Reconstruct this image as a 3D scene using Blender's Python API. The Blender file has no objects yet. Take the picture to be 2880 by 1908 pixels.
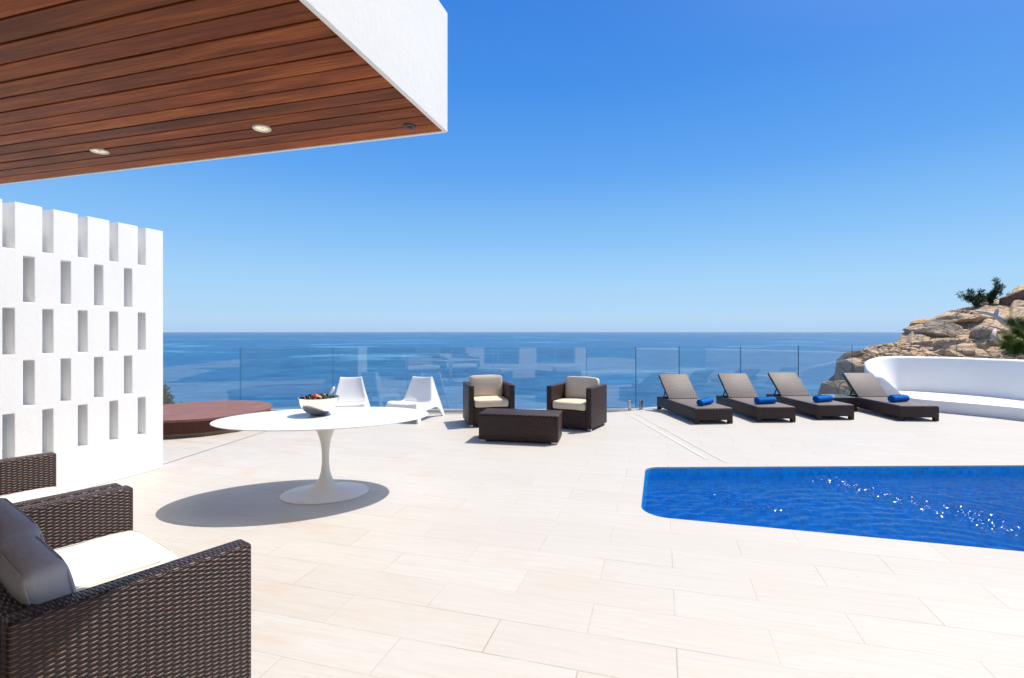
import bpy, bmesh, math, random
import numpy as np
from mathutils import Vector, Matrix, noise
from mathutils.geometry import tessellate_polygon

random.seed(7)
R = math.radians
scene = bpy.context.scene
COL = scene.collection
PI = math.pi

# ------------------------------------------------------------------ tagging
def tag(o, label=None, cat=None, group=None, kind=None):
    if label: o['label'] = label
    if cat: o['category'] = cat
    if group: o['group'] = group
    if kind: o['kind'] = kind
    return o

def thing(name, label, cat, loc=(0, 0, 0), rotz=0.0, group=None):
    o = bpy.data.objects.new(name, None)
    o.empty_display_size = 0.2
    COL.objects.link(o)
    o.location = loc
    o.rotation_euler = (0, 0, rotz)
    return tag(o, label, cat, group)

def obj(name, bm, mat, parent=None, smooth=False, auto=None):
    me = bpy.data.meshes.new(name)
    bm.to_mesh(me); bm.free()
    mats = mat if isinstance(mat, (list, tuple)) else [mat]
    for m in mats: me.materials.append(m)
    if smooth:
        me.polygons.foreach_set('use_smooth', [True] * len(me.polygons))
    if auto is not None:
        me.polygons.foreach_set('use_smooth', [True] * len(me.polygons))
        me.set_sharp_from_angle(angle=R(auto))
    o = bpy.data.objects.new(name, me)
    COL.objects.link(o)
    if parent: o.parent = parent
    return o

def struct(name, bm, mat, **k):
    o = obj(name, bm, mat, **k)
    o['kind'] = 'structure'
    return o

def dup(root, loc, rotz, label=None, group=None):
    r = root.copy(); COL.objects.link(r)
    r.location = loc; r.rotation_euler = (0, 0, rotz)
    if label: r['label'] = label
    if group: r['group'] = group
    for ch in list(root.children):
        c = ch.copy(); COL.objects.link(c); c.parent = r
        for g in list(ch.children):
            d = g.copy(); COL.objects.link(d); d.parent = c
    return r

# ------------------------------------------------------------------ mesh helpers
def add_box(bm, lo, hi, bev=0.0, seg=2, mi=0):
    t = bmesh.new()
    bmesh.ops.create_cube(t, size=1.0)
    for v in t.verts:
        v.co = Vector([(lo[i] + hi[i]) / 2 + v.co[i] * (hi[i] - lo[i]) for i in range(3)])
    if bev > 0:
        bmesh.ops.bevel(t, geom=list(t.edges), offset=bev, segments=seg, profile=0.5, affect='EDGES', clamp_overlap=True)
    merge(bm, t, mi)

def merge(bm, t, mi=0, mtx=None):
    vm = {}
    for v in t.verts:
        vm[v] = bm.verts.new(mtx @ v.co if mtx else v.co)
    for f in t.faces:
        try:
            nf = bm.faces.new([vm[v] for v in f.verts])
            nf.material_index = mi if mi else f.material_index
        except ValueError:
            pass
    t.free()

def add_tube(bm, pts, r, n=8, cap=True):
    pts = [Vector(p) for p in pts]
    rings = []
    rr = r if isinstance(r, (list, tuple)) else [r] * len(pts)
    for i, p in enumerate(pts):
        d = (pts[min(i + 1, len(pts) - 1)] - pts[max(i - 1, 0)]).normalized()
        a = d.orthogonal().normalized(); b = d.cross(a)
        rings.append([bm.verts.new(p + rr[i] * (math.cos(2 * PI * k / n) * a + math.sin(2 * PI * k / n) * b)) for k in range(n)])
    for i in range(len(rings) - 1):
        # match ring phase
        A, B = rings[i], rings[i + 1]
        best = min(range(n), key=lambda s: (A[0].co - B[s].co).length)
        B[:] = B[best:] + B[:best]
        for k in range(n):
            bm.faces.new([A[k], A[(k + 1) % n], B[(k + 1) % n], B[k]])
    if cap:
        bm.faces.new(list(reversed(rings[0]))); bm.faces.new(rings[-1])

def add_lathe(bm, prof, n=48, sx=None, sy=None):
    """prof: (r, z); optional per-ring scale in y"""
    rings = []
    for i, (r, z) in enumerate(prof):
        ky = sy[i] if sy else 1.0
        if r < 1e-6:
            rings.append([bm.verts.new((0, 0, z))])
        else:
            rings.append([bm.verts.new((r * math.cos(2 * PI * k / n), r * ky * math.sin(2 * PI * k / n), z)) for k in range(n)])
    for A, B in zip(rings, rings[1:]):
        for k in range(n):
            k2 = (k + 1) % n
            if len(A) == 1 and len(B) == 1: continue
            if len(A) == 1: bm.faces.new([A[0], B[k2], B[k]])
            elif len(B) == 1: bm.faces.new([A[k], A[k2], B[0]])
            else: bm.faces.new([A[k], A[k2], B[k2], B[k]])

def add_prism(bm, poly, z0, z1):
    a = [bm.verts.new((x, y, z0)) for x, y in poly]
    b = [bm.verts.new((x, y, z1)) for x, y in poly]
    n = len(poly)
    for i in range(n):
        bm.faces.new([a[i], a[(i + 1) % n], b[(i + 1) % n], b[i]])
    bm.faces.new(list(reversed(a))); bm.faces.new(b)

def box_uv(bm):
    uv = bm.loops.layers.uv.verify()
    bm.normal_update()
    for f in bm.faces:
        n = f.normal
        ax = max(range(3), key=lambda i: abs(n[i]))
        for l in f.loops:
            c = l.vert.co
            l[uv].uv = ((c.y, c.z), (c.x, c.z), (c.x, c.y))[ax]

def fix_normals(bm):
    bmesh.ops.recalc_face_normals(bm, faces=list(bm.faces))

def cell_solid(xs, zs, solid, y0, y1):
    """watertight slab in x/z made of cells, only boundary faces"""
    bm = bmesh.new()
    cache = {}
    def V(i, s, k):
        key = (i, s, k)
        if key not in cache:
            cache[key] = bm.verts.new((xs[i], y1 if s else y0, zs[k]))
        return cache[key]
    nx, nz = len(xs) - 1, len(zs) - 1
    S = lambda i, k: 0 <= i < nx and 0 <= k < nz and solid(i, k)
    for i in range(nx):
        for k in range(nz):
            if not S(i, k): continue
            bm.faces.new([V(i, 0, k), V(i + 1, 0, k), V(i + 1, 0, k + 1), V(i, 0, k + 1)])
            bm.faces.new([V(i, 1, k), V(i, 1, k + 1), V(i + 1, 1, k + 1), V(i + 1, 1, k)])
            if not S(i - 1, k): bm.faces.new([V(i, 0, k), V(i, 0, k + 1), V(i, 1, k + 1), V(i, 1, k)])
            if not S(i + 1, k): bm.faces.new([V(i + 1, 0, k), V(i + 1, 1, k), V(i + 1, 1, k + 1), V(i + 1, 0, k + 1)])
            if not S(i, k - 1): bm.faces.new([V(i, 0, k), V(i, 1, k), V(i + 1, 1, k), V(i + 1, 0, k)])
            if not S(i, k + 1): bm.faces.new([V(i, 0, k + 1), V(i + 1, 0, k + 1), V(i + 1, 1, k + 1), V(i, 1, k + 1)])
    fix_normals(bm)
    return bm

# ------------------------------------------------------------------ materials
class NT:
    def __init__(s, name):
        s.m = bpy.data.materials.new(name); s.m.use_nodes = True
        s.t = s.m.node_tree
        s.bsdf = s.t.nodes['Principled BSDF']; s.out = s.t.nodes['Material Output']
    def node(s, typ, **k):
        n = s.t.nodes.new(typ)
        for a, b in k.items(): setattr(n, a, b)
        return n
    def put(s, sock, v):
        if isinstance(v, bpy.types.NodeSocket): s.t.links.new(v, sock)
        elif isinstance(v, (tuple, list)) and len(v) == 3 and sock.type == 'RGBA': sock.default_value = (*v, 1)
        else: sock.default_value = v
    def math(s, op, a, b=0.0, c=0.0, clamp=False):
        n = s.node('ShaderNodeMath', operation=op, use_clamp=clamp)
        s.put(n.inputs[0], a); s.put(n.inputs[1], b); s.put(n.inputs[2], c)
        return n.outputs[0]
    def vmath(s, op, a, b=(0, 0, 0)):
        n = s.node('ShaderNodeVectorMath', operation=op)
        s.put(n.inputs[0], a); s.put(n.inputs[1], b)
        return n.outputs['Value'] if op in ('DOT_PRODUCT', 'LENGTH') else n.outputs[0]
    def mix(s, f, a, b, typ='RGBA', blend='MIX'):
        n = s.node('ShaderNodeMix', data_type=typ)
        if typ == 'RGBA':
            n.blend_type = blend
            s.put(n.inputs[0], f); s.put(n.inputs[6], a); s.put(n.inputs[7], b)
            return n.outputs[2]
        s.put(n.inputs[0], f); s.put(n.inputs[2], a); s.put(n.inputs[3], b)
        return n.outputs[0]
    def noise(s, vec, scale=5.0, detail=3.0, rough=0.5, dist=0.0):
        n = s.node('ShaderNodeTexNoise')
        if vec is not None: s.put(n.inputs['Vector'], vec)
        s.put(n.inputs['Scale'], scale); s.put(n.inputs['Detail'], detail)
        s.put(n.inputs['Roughness'], rough); s.put(n.inputs['Distortion'], dist)
        return n.outputs['Fac'], n.outputs['Color']
    def ramp(s, f, stops, interp='LINEAR'):
        n = s.node('ShaderNodeValToRGB'); cr = n.color_ramp; cr.interpolation = interp
        while len(cr.elements) < len(stops): cr.elements.new(0.5)
        for e, (p, c) in zip(cr.elements, stops):
            e.position = p; e.color = (*c, 1) if len(c) == 3 else c
        s.put(n.inputs[0], f)
        return n.outputs[0]
    def mapr(s, f, a, b, c, d, smooth=False):
        n = s.node('ShaderNodeMapRange')
        if smooth: n.interpolation_type = 'SMOOTHSTEP'
        s.put(n.inputs[0], f)
        for i, v in enumerate((a, b, c, d)): s.put(n.inputs[1 + i], v)
        return n.outputs[0]
    def coord(s, which='Object'):
        return s.node('ShaderNodeTexCoord').outputs[which]
    def scalev(s, v, sc):
        n = s.node('ShaderNodeMapping'); s.put(n.inputs[0], v); n.inputs['Scale'].default_value = sc
        return n.outputs[0]
    def sep(s, v):
        n = s.node('ShaderNodeSeparateXYZ'); s.put(n.inputs[0], v); return n.outputs
    def comb(s, x, y, z):
        n = s.node('ShaderNodeCombineXYZ')
        s.put(n.inputs[0], x); s.put(n.inputs[1], y); s.put(n.inputs[2], z); return n.outputs[0]
    def white(s, v):
        n = s.node('ShaderNodeTexWhiteNoise', noise_dimensions='3D'); s.put(n.inputs[0], v)
        return n.outputs[0], n.outputs[1]
    def schlick(s, f0, normal=None):
        if normal is None: normal = s.node('ShaderNodeNewGeometry').outputs['Normal']
        inc = s.node('ShaderNodeNewGeometry').outputs['Incoming']
        c = s.math('ABSOLUTE', s.vmath('DOT_PRODUCT', normal, inc))
        k = s.math('POWER', s.math('SUBTRACT', 1.0, c, clamp=True), 5.0)
        return s.math('ADD', f0, s.math('MULTIPLY', k, 1.0 - f0), clamp=True)
    def bump(s, h, strength=0.3, dist=0.01, normal=None):
        n = s.node('ShaderNodeBump')
        s.put(n.inputs['Height'], h); n.inputs['Strength'].default_value = strength
        n.inputs['Distance'].default_value = dist
        if normal: s.put(n.inputs['Normal'], normal)
        return n.outputs[0]
    def set(s, **k):
        nm = {'base': 'Base Color', 'rough': 'Roughness', 'metal': 'Metallic', 'normal': 'Normal',
              'spec': 'Specular IOR Level', 'ior': 'IOR', 'coat': 'Coat Weight', 'sheen': 'Sheen Weight',
              'emit': 'Emission Color', 'estr': 'Emission Strength', 'alpha': 'Alpha', 'sss': 'Subsurface Weight'}
        for a, b in k.items(): s.put(s.bsdf.inputs[nm[a]], b)
        return s.m

def simple(name, col, rough=0.5, metal=0.0, var=0.06, nscale=8.0, bump=0.0, bscale=60.0, bdist=0.004, spec=0.5):
    n = NT(name)
    c = n.coord()
    f, _ = n.noise(c, nscale, 4)
    lo = tuple(x * (1 - var) for x in col); hi = tuple(min(1, x * (1 + var)) for x in col)
    n.set(base=n.mix(f, lo, hi), rough=rough, metal=metal, spec=spec)
    if bump:
        b, _ = n.noise(c, bscale, 4, 0.6)
        n.set(normal=n.bump(b, bump, bdist))
    return n.m

def m_tiles():
    n = NT('terrace_tiles')
    p = n.sep(n.coord())
    e1 = n.math('SUBTRACT', n.math('MULTIPLY', p[0], 0.96), n.math('MULTIPLY', p[1], 0.28))
    e2 = n.math('ADD', n.math('MULTIPLY', p[0], 0.28), n.math('MULTIPLY', p[1], 0.96))
    W, L = 0.297, 0.90
    rv = n.math('DIVIDE', n.math('SUBTRACT', e2, 2.627), W)
    row = n.math('FLOOR', rv); rf = n.math('SUBTRACT', rv, row)
    par = n.math('FLOORED_MODULO', row, 2.0)
    cv = n.math('DIVIDE', n.math('SUBTRACT', e1, n.math('ADD', 0.533, n.math('MULTIPLY', par, -0.463))), L)
    col = n.math('FLOOR', cv); cf = n.math('SUBTRACT', cv, col)
    def edge(f, size, w):
        d = n.math('MULTIPLY', n.math('MINIMUM', f, n.math('SUBTRACT', 1.0, f)), size)
        return n.mapr(d, w * 0.5, w, 1.0, 0.0)
    g = n.math('MAXIMUM', edge(rf, W, 0.0036), edge(cf, L, 0.0036))
    rnd, rc = n.white(n.comb(row, col, 0.0))
    rnd2, _ = n.white(n.comb(col, row, 3.0))
    # streaky grain along the tile
    gv = n.comb(n.math('ADD', n.math('MULTIPLY', e1, 1.2), n.math('MULTIPLY', rnd, 30.0)), n.math('MULTIPLY', e2, 16.0), rnd2)
    s1, _ = n.noise(gv, 2.2, 5, 0.62, 0.4)
    s2, _ = n.noise(n.comb(n.math('MULTIPLY', e1, 4.0), n.math('MULTIPLY', e2, 60.0), rnd), 2.0, 3, 0.6)
    base = n.mix(rnd, (0.515, 0.494, 0.464), (0.545, 0.528, 0.502))
    base = n.mix(n.mapr(s1, 0.35, 0.7, 0.0, 0.65), base, (0.475, 0.44, 0.40))
    base = n.mix(n.mapr(s2, 0.5, 0.8, 0.0, 0.3), base, (0.41, 0.37, 0.33))
    # warm iron stains, more of them away from the pool
    st, _ = n.noise(n.comb(p[0], p[1], 0.0), 0.9, 4, 0.6)
    st2, _ = n.noise(n.comb(n.math('MULTIPLY', e1, 1.0), n.math('MULTIPLY', e2, 3.0), 5.0), 1.7, 4, 0.6)
    stain = n.math('MULTIPLY', n.mapr(st, 0.42, 0.68, 0, 1, True), n.mapr(st2, 0.4, 0.7, 0, 1, True))
    stain = n.math('MULTIPLY', stain, n.mapr(n.math('ADD', p[0], n.math('MULTIPLY', rnd2, 1.5)), -3.5, 2.5, 0.95, 0.10))
    base = n.mix(stain, base, (0.49, 0.37, 0.265))
    sp, _ = n.noise(n.comb(p[0], p[1], 7.0), 14.0, 2, 0.5)
    base = n.mix(n.mapr(sp, 0.74, 0.78, 0.0, 0.35), base, (0.36, 0.32, 0.28))
    dirt, _ = n.noise(n.comb(p[0], p[1], 2.0), 2.3, 4, 0.6)
    gcol = n.mix(n.mapr(dirt, 0.4, 0.65, 0, 1), (0.45, 0.40, 0.35), (0.27, 0.21, 0.165))
    gf, _ = n.noise(n.comb(e1, e2, 11.0), 1.1, 3, 0.6)
    base = n.mix(n.math('MULTIPLY', g, n.mapr(gf, 0.35, 0.65, 0.2, 0.8)), base, gcol)
    h = n.math('SUBTRACT', n.math('MULTIPLY', s1, 0.25), g)
    n.set(base=base, rough=n.mapr(s1, 0, 1, 0.42, 0.62), spec=0.35, normal=n.bump(h, 0.35, 0.003))
    return n.m

def m_plaster(name, col=(0.82, 0.82, 0.81), bump=0.25, scale=30.0):
    n = NT(name)
    c = n.coord()
    a, _ = n.noise(c, 1.3, 5, 0.6); b, _ = n.noise(c, scale, 5, 0.65); d, _ = n.noise(c, scale * 4, 3, 0.5)
    base = n.mix(n.mapr(a, 0.3, 0.7, 0, 1), tuple(x * 0.955 for x in col), col)
    base = n.mix(n.mapr(b, 0.55, 0.8, 0, 0.35), base, tuple(x * 0.86 for x in col))
    h = n.math('ADD', b, n.math('MULTIPLY', d, 0.35))
    n.set(base=base, rough=0.85, spec=0.2, normal=n.bump(h, bump, 0.012))
    return n.m

def m_wood_boards():
    n = NT('soffit_wood')
    g = n.node('ShaderNodeNewGeometry').outputs['Random Per Island']
    p = n.sep(n.coord())
    off = n.math('MULTIPLY', g, 37.0)
    v = n.comb(n.math('ADD', n.math('MULTIPLY', p[0], 0.9), off), n.math('ADD', n.math('MULTIPLY', p[1], 14.0), off), off)
    a, _ = n.noise(v, 1.6, 6, 0.62, 0.8)
    b, _ = n.noise(n.comb(n.math('MULTIPLY', p[0], 3.0), n.math('MULTIPLY', p[1], 110.0), off), 1.5, 3, 0.6)
    k, _ = n.noise(n.comb(n.math('ADD', n.math('MULTIPLY', p[0], 5.0), off), n.math('MULTIPLY', p[1], 16.0), off), 1.5, 2, 0.5)
    base = n.ramp(a, [(0.25, (0.10, 0.027, 0.010)), (0.5, (0.215, 0.062, 0.019)), (0.75, (0.39, 0.135, 0.038))])
    tint = n.ramp(g, [(0.0, (0.50, 0.52, 0.60)), (0.25, (0.88, 0.84, 0.82)), (0.55, (1.30, 1.22, 1.0)), (0.8, (1.05, 0.92, 0.8)), (1.0, (0.68, 0.66, 0.72))])
    base = n.mix(1.0, base, tint, blend='MULTIPLY')
    base = n.mix(n.mapr(b, 0.42, 0.72, 0, 0.6), base, (0.06, 0.022, 0.012))
    lg, _ = n.noise(n.comb(n.math('ADD', n.math('MULTIPLY', p[0], 0.8), off), n.math('MULTIPLY', p[1], 2.0), off), 1.5, 3, 0.6)
    base = n.mix(1.0, base, n.ramp(lg, [(0.3, (0.68, 0.66, 0.68)), (0.7, (1.35, 1.28, 1.2))]), blend='MULTIPLY')
    base = n.mix(n.mapr(k, 0.73, 0.80, 0, 0.7), base, (0.05, 0.018, 0.01))
    n.set(base=base, rough=n.mapr(a, 0, 1, 0.45, 0.6), spec=0.12, normal=n.bump(n.math('ADD', a, n.math('MULTIPLY', b, 0.6)), 0.25, 0.004))
    return n.m

def m_wicker(name, sx=0.031, sy=0.0092, dark=(0.011, 0.006, 0.006), lite=(0.15, 0.075, 0.06), rough=0.36, strength=1.0):
    n = NT(name)
    uv = n.sep(n.node('ShaderNodeUVMap').outputs[0])
    rv = n.math('DIVIDE', uv[1], sy); row = n.math('FLOOR', rv); rf = n.math('SUBTRACT', rv, row)
    wob, _ = n.noise(n.comb(n.math('MULTIPLY', uv[0], 9.0), n.math('MULTIPLY', row, 0.37), 0.0), 1.0, 2)
    cu = n.math('ADD', n.math('DIVIDE', uv[0], sx), n.math('MULTIPLY', wob, 0.25))
    s = n.math('COSINE', n.math('MULTIPLY', n.math('ADD', cu, row), PI))
    over = n.math('ADD', 0.5, n.math('MULTIPLY', s, 0.5))
    prof = n.math('SINE', n.math('MULTIPLY', rf, PI))
    prof = n.math('POWER', prof, 0.9)
    over = n.math('POWER', over, 2.3)
    h = n.math('MULTIPLY', prof, n.math('ADD', 0.05, n.math('MULTIPLY', over, 0.95)))
    r1, _ = n.white(n.comb(row, 0.0, 1.0))
    strand, _ = n.noise(n.comb(n.math('MULTIPLY', uv[0], 3.5), n.math('MULTIPLY', row, 1.7), 0.0), 1.0, 2)
    c = n.mix(n.math('ADD', n.math('MULTIPLY', strand, 0.7), n.math('MULTIPLY', r1, 0.3)), tuple(x * 0.72 for x in lite), tuple(x * 1.45 for x in lite))
    hue, _ = n.noise(n.comb(n.math('MULTIPLY', uv[0], 2.0), n.math('MULTIPLY', uv[1], 40.0), 4.0), 1.0, 2)
    c = n.mix(n.mapr(hue, 0.5, 0.75, 0, 0.5), c, (lite[0] * 0.75, lite[1] * 0.95, lite[2] * 1.25))
    band, _ = n.noise(n.comb(n.math('MULTIPLY', uv[0], 1.5), n.math('MULTIPLY', row, 0.9), 9.0), 1.0, 3, 0.6)
    c = n.mix(1.0, c, n.ramp(band, [(0.3, (0.6, 0.55, 0.55)), (0.7, (1.35, 1.2, 1.1))]), blend='MULTIPLY')
    base = n.mix(n.mapr(h, 0.14, 0.75, 0, 1), dark, c)  # colour darkens between strands, standing in for the shade in the gaps
    n.set(base=base, rough=rough, spec=0.4, normal=n.bump(h, strength, 0.008))
    return n.m

def m_fabric(name, col, rough=0.85):
    n = NT(name)
    c = n.coord()
    a, _ = n.noise(c, 3.0, 4, 0.6); w, _ = n.noise(c, 420.0, 2, 0.5); cr, _ = n.noise(n.scalev(c, (5, 9, 5)), 1.0, 3, 0.55, 0.6)
    n.set(base=n.mix(a, tuple(x * 0.94 for x in col), tuple(min(1, x * 1.03) for x in col)), rough=rough, spec=0.12, sheen=0.05)
    nb = n.bump(cr, 0.35, 0.03)
    n.set(normal=n.bump(w, 0.12, 0.001, nb))
    return n.m

def m_glass():
    n = NT('balustrade_glass')
    tr = n.node('ShaderNodeBsdfTransparent'); tr.inputs[0].default_value = (0.955, 0.975, 0.97, 1)
    gl = n.node('ShaderNodeBsdfGlossy'); gl.inputs['Roughness'].default_value = 0.0
    gl.inputs[0].default_value = (1, 1, 1, 1)
    mx = n.node('ShaderNodeMixShader')
    n.put(mx.inputs[0], n.schlick(0.055)); n.t.links.new(tr.outputs[0], mx.inputs[1]); n.t.links.new(gl.outputs[0], mx.inputs[2])
    n.t.links.new(mx.outputs[0], n.out.inputs[0])
    return n.m

def m_water():
    n = NT('pool_water_surface')
    tr = n.node('ShaderNodeBsdfTransparent')
    nz = n.sep(n.node('ShaderNodeNewGeometry').outputs['Normal'])
    n.put(tr.inputs[0], n.mix(n.mapr(nz[1], -0.15, 0.15, 0, 1), (0.20, 0.82, 0.93), (0.32, 0.95, 1.0)))  # tint follows ripple slope, putting the look of refracted light into the colour
    gl = n.node('ShaderNodeBsdfGlossy'); gl.inputs['Roughness'].default_value = 0.15
    gl.inputs[0].default_value = (1, 1, 1, 1)
    mx = n.node('ShaderNodeMixShader')
    n.put(mx.inputs[0], n.math('MULTIPLY', n.schlick(0.02), 0.55))
    n.t.links.new(tr.outputs[0], mx.inputs[1]); n.t.links.new(gl.outputs[0], mx.inputs[2])
    n.t.links.new(mx.outputs[0], n.out.inputs[0])
    return n.m

def m_mosaic():
    n = NT('pool_mosaic')
    uv = n.sep(n.node('ShaderNodeUVMap').outputs[0])
    T = 0.05
    a = n.math('DIVIDE', uv[0], T); b = n.math('DIVIDE', uv[1], T)
    ia = n.math('FLOOR', a); ib = n.math('FLOOR', b)
    fa = n.math('SUBTRACT', a, ia); fb = n.math('SUBTRACT', b, ib)
    d = n.math('MINIMUM', n.math('MINIMUM', fa, n.math('SUBTRACT', 1.0, fa)), n.math('MINIMUM', fb, n.math('SUBTRACT', 1.0, fb)))
    g = n.mapr(d, 0.06, 0.10, 1.0, 0.0)
    r, _ = n.white(n.comb(ia, ib, 0.0))
    base = n.mix(r, (0.002, 0.29, 0.66), (0.010, 0.41, 0.82))
    base = n.mix(n.math('MULTIPLY', g, 0.9), base, (0.12, 0.34, 0.50))
    n.set(base=base, rough=0.2, spec=0.5)
    return n.m

def m_sea():
    n = NT('sea_water')
    p = n.sep(n.coord())
    v = n.comb(p[0], p[1], 0.0)
    a, _ = n.noise(n.scalev(v, (0.0011, 0.0016, 1)), 1.0, 5, 0.6, 0.8)
    b, _ = n.noise(n.scalev(v, (0.0030, 0.0075, 1)), 1.0, 5, 0.62, 0.6)
    c, _ = n.noise(n.scalev(v, (0.02, 0.05, 1)), 1.0, 5, 0.7)
    w, _ = n.noise(n.scalev(v, (0.09, 0.16, 1)), 1.0, 4, 0.7)
    far = n.mapr(p[1], 300.0, 9000.0, 0.0, 1.0)
    base = n.mix(n.mapr(b, 0.3, 0.7, 0, 1), (0.003, 0.068, 0.19), (0.014, 0.130, 0.30))
    f2, _ = n.noise(n.scalev(v, (0.0045, 0.022, 1)), 1.0, 6, 0.7, 0.3)
    base = n.mix(n.mapr(f2, 0.35, 0.65, 0.75, 0.0), base, (0.002, 0.05, 0.16))
    base = n.mix(n.mapr(c, 0.42, 0.72, 0, 0.7), base, (0.05, 0.23, 0.42))
    slick = n.math('MULTIPLY', n.mapr(a, 0.52, 0.62, 0, 1, True), n.mapr(b, 0.42, 0.6, 0, 1, True))
    base = n.mix(n.math('MULTIPLY', slick, 0.8), base, (0.09, 0.28, 0.47))
    rough = n.mapr(slick, 0, 1, 0.42, 0.26)
    h = n.math('ADD', n.math('MULTIPLY', w, 1.0), n.math('MULTIPLY', c, 2.0))
    n.set(base=base, rough=rough, spec=0.5, ior=1.33, normal=n.bump(h, 0.35, 2.0))
    return n.m

def m_rock(name='rock', dark=None, grey=0.0):
    n = NT(name)
    c = n.coord()
    a, _ = n.noise(c, 0.9, 6, 0.65, 0.7); b, _ = n.noise(c, 5.0, 6, 0.7, 0.4); d, _ = n.noise(n.scalev(c, (2, 2, 7)), 2.2, 5, 0.65, 0.5)
    vo = n.node('ShaderNodeTexVoronoi', feature='DISTANCE_TO_EDGE'); n.put(vo.inputs['Vector'], n.vmath('ADD', c, n.vmath('MULTIPLY', n.noise(c, 2.0, 3)[1], (0.5, 0.5, 0.5)))); vo.inputs['Scale'].default_value = 2.6
    cr = n.mapr(vo.outputs['Distance'], 0.0, 0.05, 1.0, 0.0)
    base = n.ramp(a, [(0.28, (0.30, 0.205, 0.145)), (0.43, (0.50, 0.37, 0.255)), (0.56, (0.63, 0.48, 0.33)), (0.66, (0.60, 0.35, 0.16)), (0.8, (0.60, 0.52, 0.42))])
    base = n.mix(n.mapr(d, 0.5, 0.7, 0, 0.6), base, (0.52, 0.45, 0.36))
    base = n.mix(n.mapr(b, 0.58, 0.75, 0, 0.5), base, (0.22, 0.155, 0.11))
    if dark: base = n.mix(0.75, base, dark)
    if grey: base = n.mix(grey, base, (0.40, 0.345, 0.29))
    base = n.mix(n.math('MULTIPLY', cr, 0.2), base, (0.14, 0.10, 0.07))
    h = n.math('ADD', n.math('MULTIPLY', b, 0.7), n.math('SUBTRACT', n.math('MULTIPLY', d, 0.8), n.math('MULTIPLY', cr, 0.4)))
    n.set(base=base, rough=0.9, spec=0.2, normal=n.bump(h, 0.8, 0.12))
    return n.m

def m_leaf(name, c0, c1, trans=0.25):
    n = NT(name)
    g = n.node('ShaderNodeNewGeometry').outputs['Random Per Island']
    base = n.mix(g, c0, c1)
    n.set(base=base, rough=0.55, spec=0.3)
    tl = n.node('ShaderNodeBsdfTranslucent'); n.put(tl.inputs[0], base)
    mx = n.node('ShaderNodeMixShader'); mx.inputs[0].default_value = trans
    n.t.links.new(n.bsdf.outputs[0], mx.inputs[1]); n.t.links.new(tl.outputs[0], mx.inputs[2])
    n.t.links.new(mx.outputs[0], n.out.inputs[0])
    return n.m

def m_deckwood(name, c0, c1):
    n = NT(name)
    g = n.node('ShaderNodeNewGeometry').outputs['Random Per Island']
    p = n.sep(n.coord())
    v = n.comb(n.math('MULTIPLY', p[0], 1.2), n.math('MULTIPLY', p[1], 22.0), n.math('MULTIPLY', g, 20.0))
    a, _ = n.noise(v, 1.5, 5, 0.65, 0.6); b, _ = n.noise(n.coord(), 4.0, 4, 0.6)
    base = n.mix(a, c0, c1)
    base = n.mix(n.mapr(b, 0.5, 0.75, 0, 0.5), base, tuple(x * 1.35 for x in c1))
    n.set(base=base, rough=0.6, spec=0.35, normal=n.bump(a, 0.3, 0.004))
    return n.m

M = {}
M['tiles'] = m_tiles()
M['plaster'] = m_plaster('white_plaster', (0.88, 0.875, 0.86), 0.16, 18.0)
M['facade'] = m_plaster('cream_render', (0.84, 0.75, 0.63), 0.16, 18.0)  # unseen facade; cream tint added to warm the light bounced into shadows
M['stucco'] = m_plaster('rough_stucco', (0.80, 0.80, 0.79), 0.13, 16.0)
M['soffit'] = m_wood_boards()
M['wicker'] = m_wicker('brown_wicker', 0.028, 0.0086, rough=0.4)
M['wicker_fine'] = m_wicker('brown_wicker_fine', 0.026, 0.014, strength=0.6, lite=(0.10, 0.045, 0.033), rough=0.5)
M['wicker_pale'] = m_wicker('lounger_weave', 0.028, 0.022, (0.085, 0.072, 0.072), (0.34, 0.305, 0.30), 0.5, 0.8)
M['dark_void'] = simple('frame_and_gap_shade', (0.02, 0.015, 0.014), 0.6)
M['cushion'] = m_fabric('cream_fabric', (0.70, 0.60, 0.47))
M['cushion_white'] = m_fabric('ivory_fabric', (0.80, 0.77, 0.70))
M['cushion_back'] = m_fabric('grey_matt_fabric', (0.37, 0.365, 0.38), 0.95)  # darker, greyer and more matt than the ivory seat fabric
M['towel'] = simple('blue_towel', (0.012, 0.15, 0.52), 0.95, var=0.25, nscale=30, bump=0.8, bscale=160, bdist=0.004, spec=0.1)
M['tabletop'] = simple('white_lacquer', (0.82, 0.82, 0.80), 0.3, var=0.01)
M['tablebase'] = simple('white_enamel', (0.74, 0.715, 0.66), 0.4, var=0.01)
M['steel'] = simple('brushed_steel', (0.72, 0.70, 0.66), 0.16, 1.0, var=0.04, nscale=20)
M['aluminium'] = simple('aluminium', (0.6, 0.6, 0.6), 0.35, 1.0, var=0.04)
M['plastic'] = simple('white_plastic', (0.80, 0.80, 0.80), 0.38, var=0.015)
M['glass'] = m_glass()
M['glass_edge'] = simple('glass_edge', (0.010, 0.055, 0.06), 0.25, var=0.1)
M['water'] = m_water()
M['mosaic'] = m_mosaic()
M['sea'] = m_sea()
M['rock'] = m_rock()
M['rock_grey'] = m_rock('grey_rock', grey=0.55)
M['crag'] = m_rock('shaded_crag', (0.13, 0.07, 0.05))  # darker rock copy; shade under the overhang is put into the colour
M['bronze_rock'] = m_rock('brown_rock', grey=0.2)
M['stone'] = simple('kerb_stone', (0.72, 0.70, 0.67), 0.8, var=0.08, bump=0.3)
M['white_stone'] = simple('pale_joint_stone', (0.575, 0.545, 0.505), 0.6, var=0.04)
M['joint'] = simple('joint_sealant', (0.26, 0.22, 0.19), 0.8, var=0.2)
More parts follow.
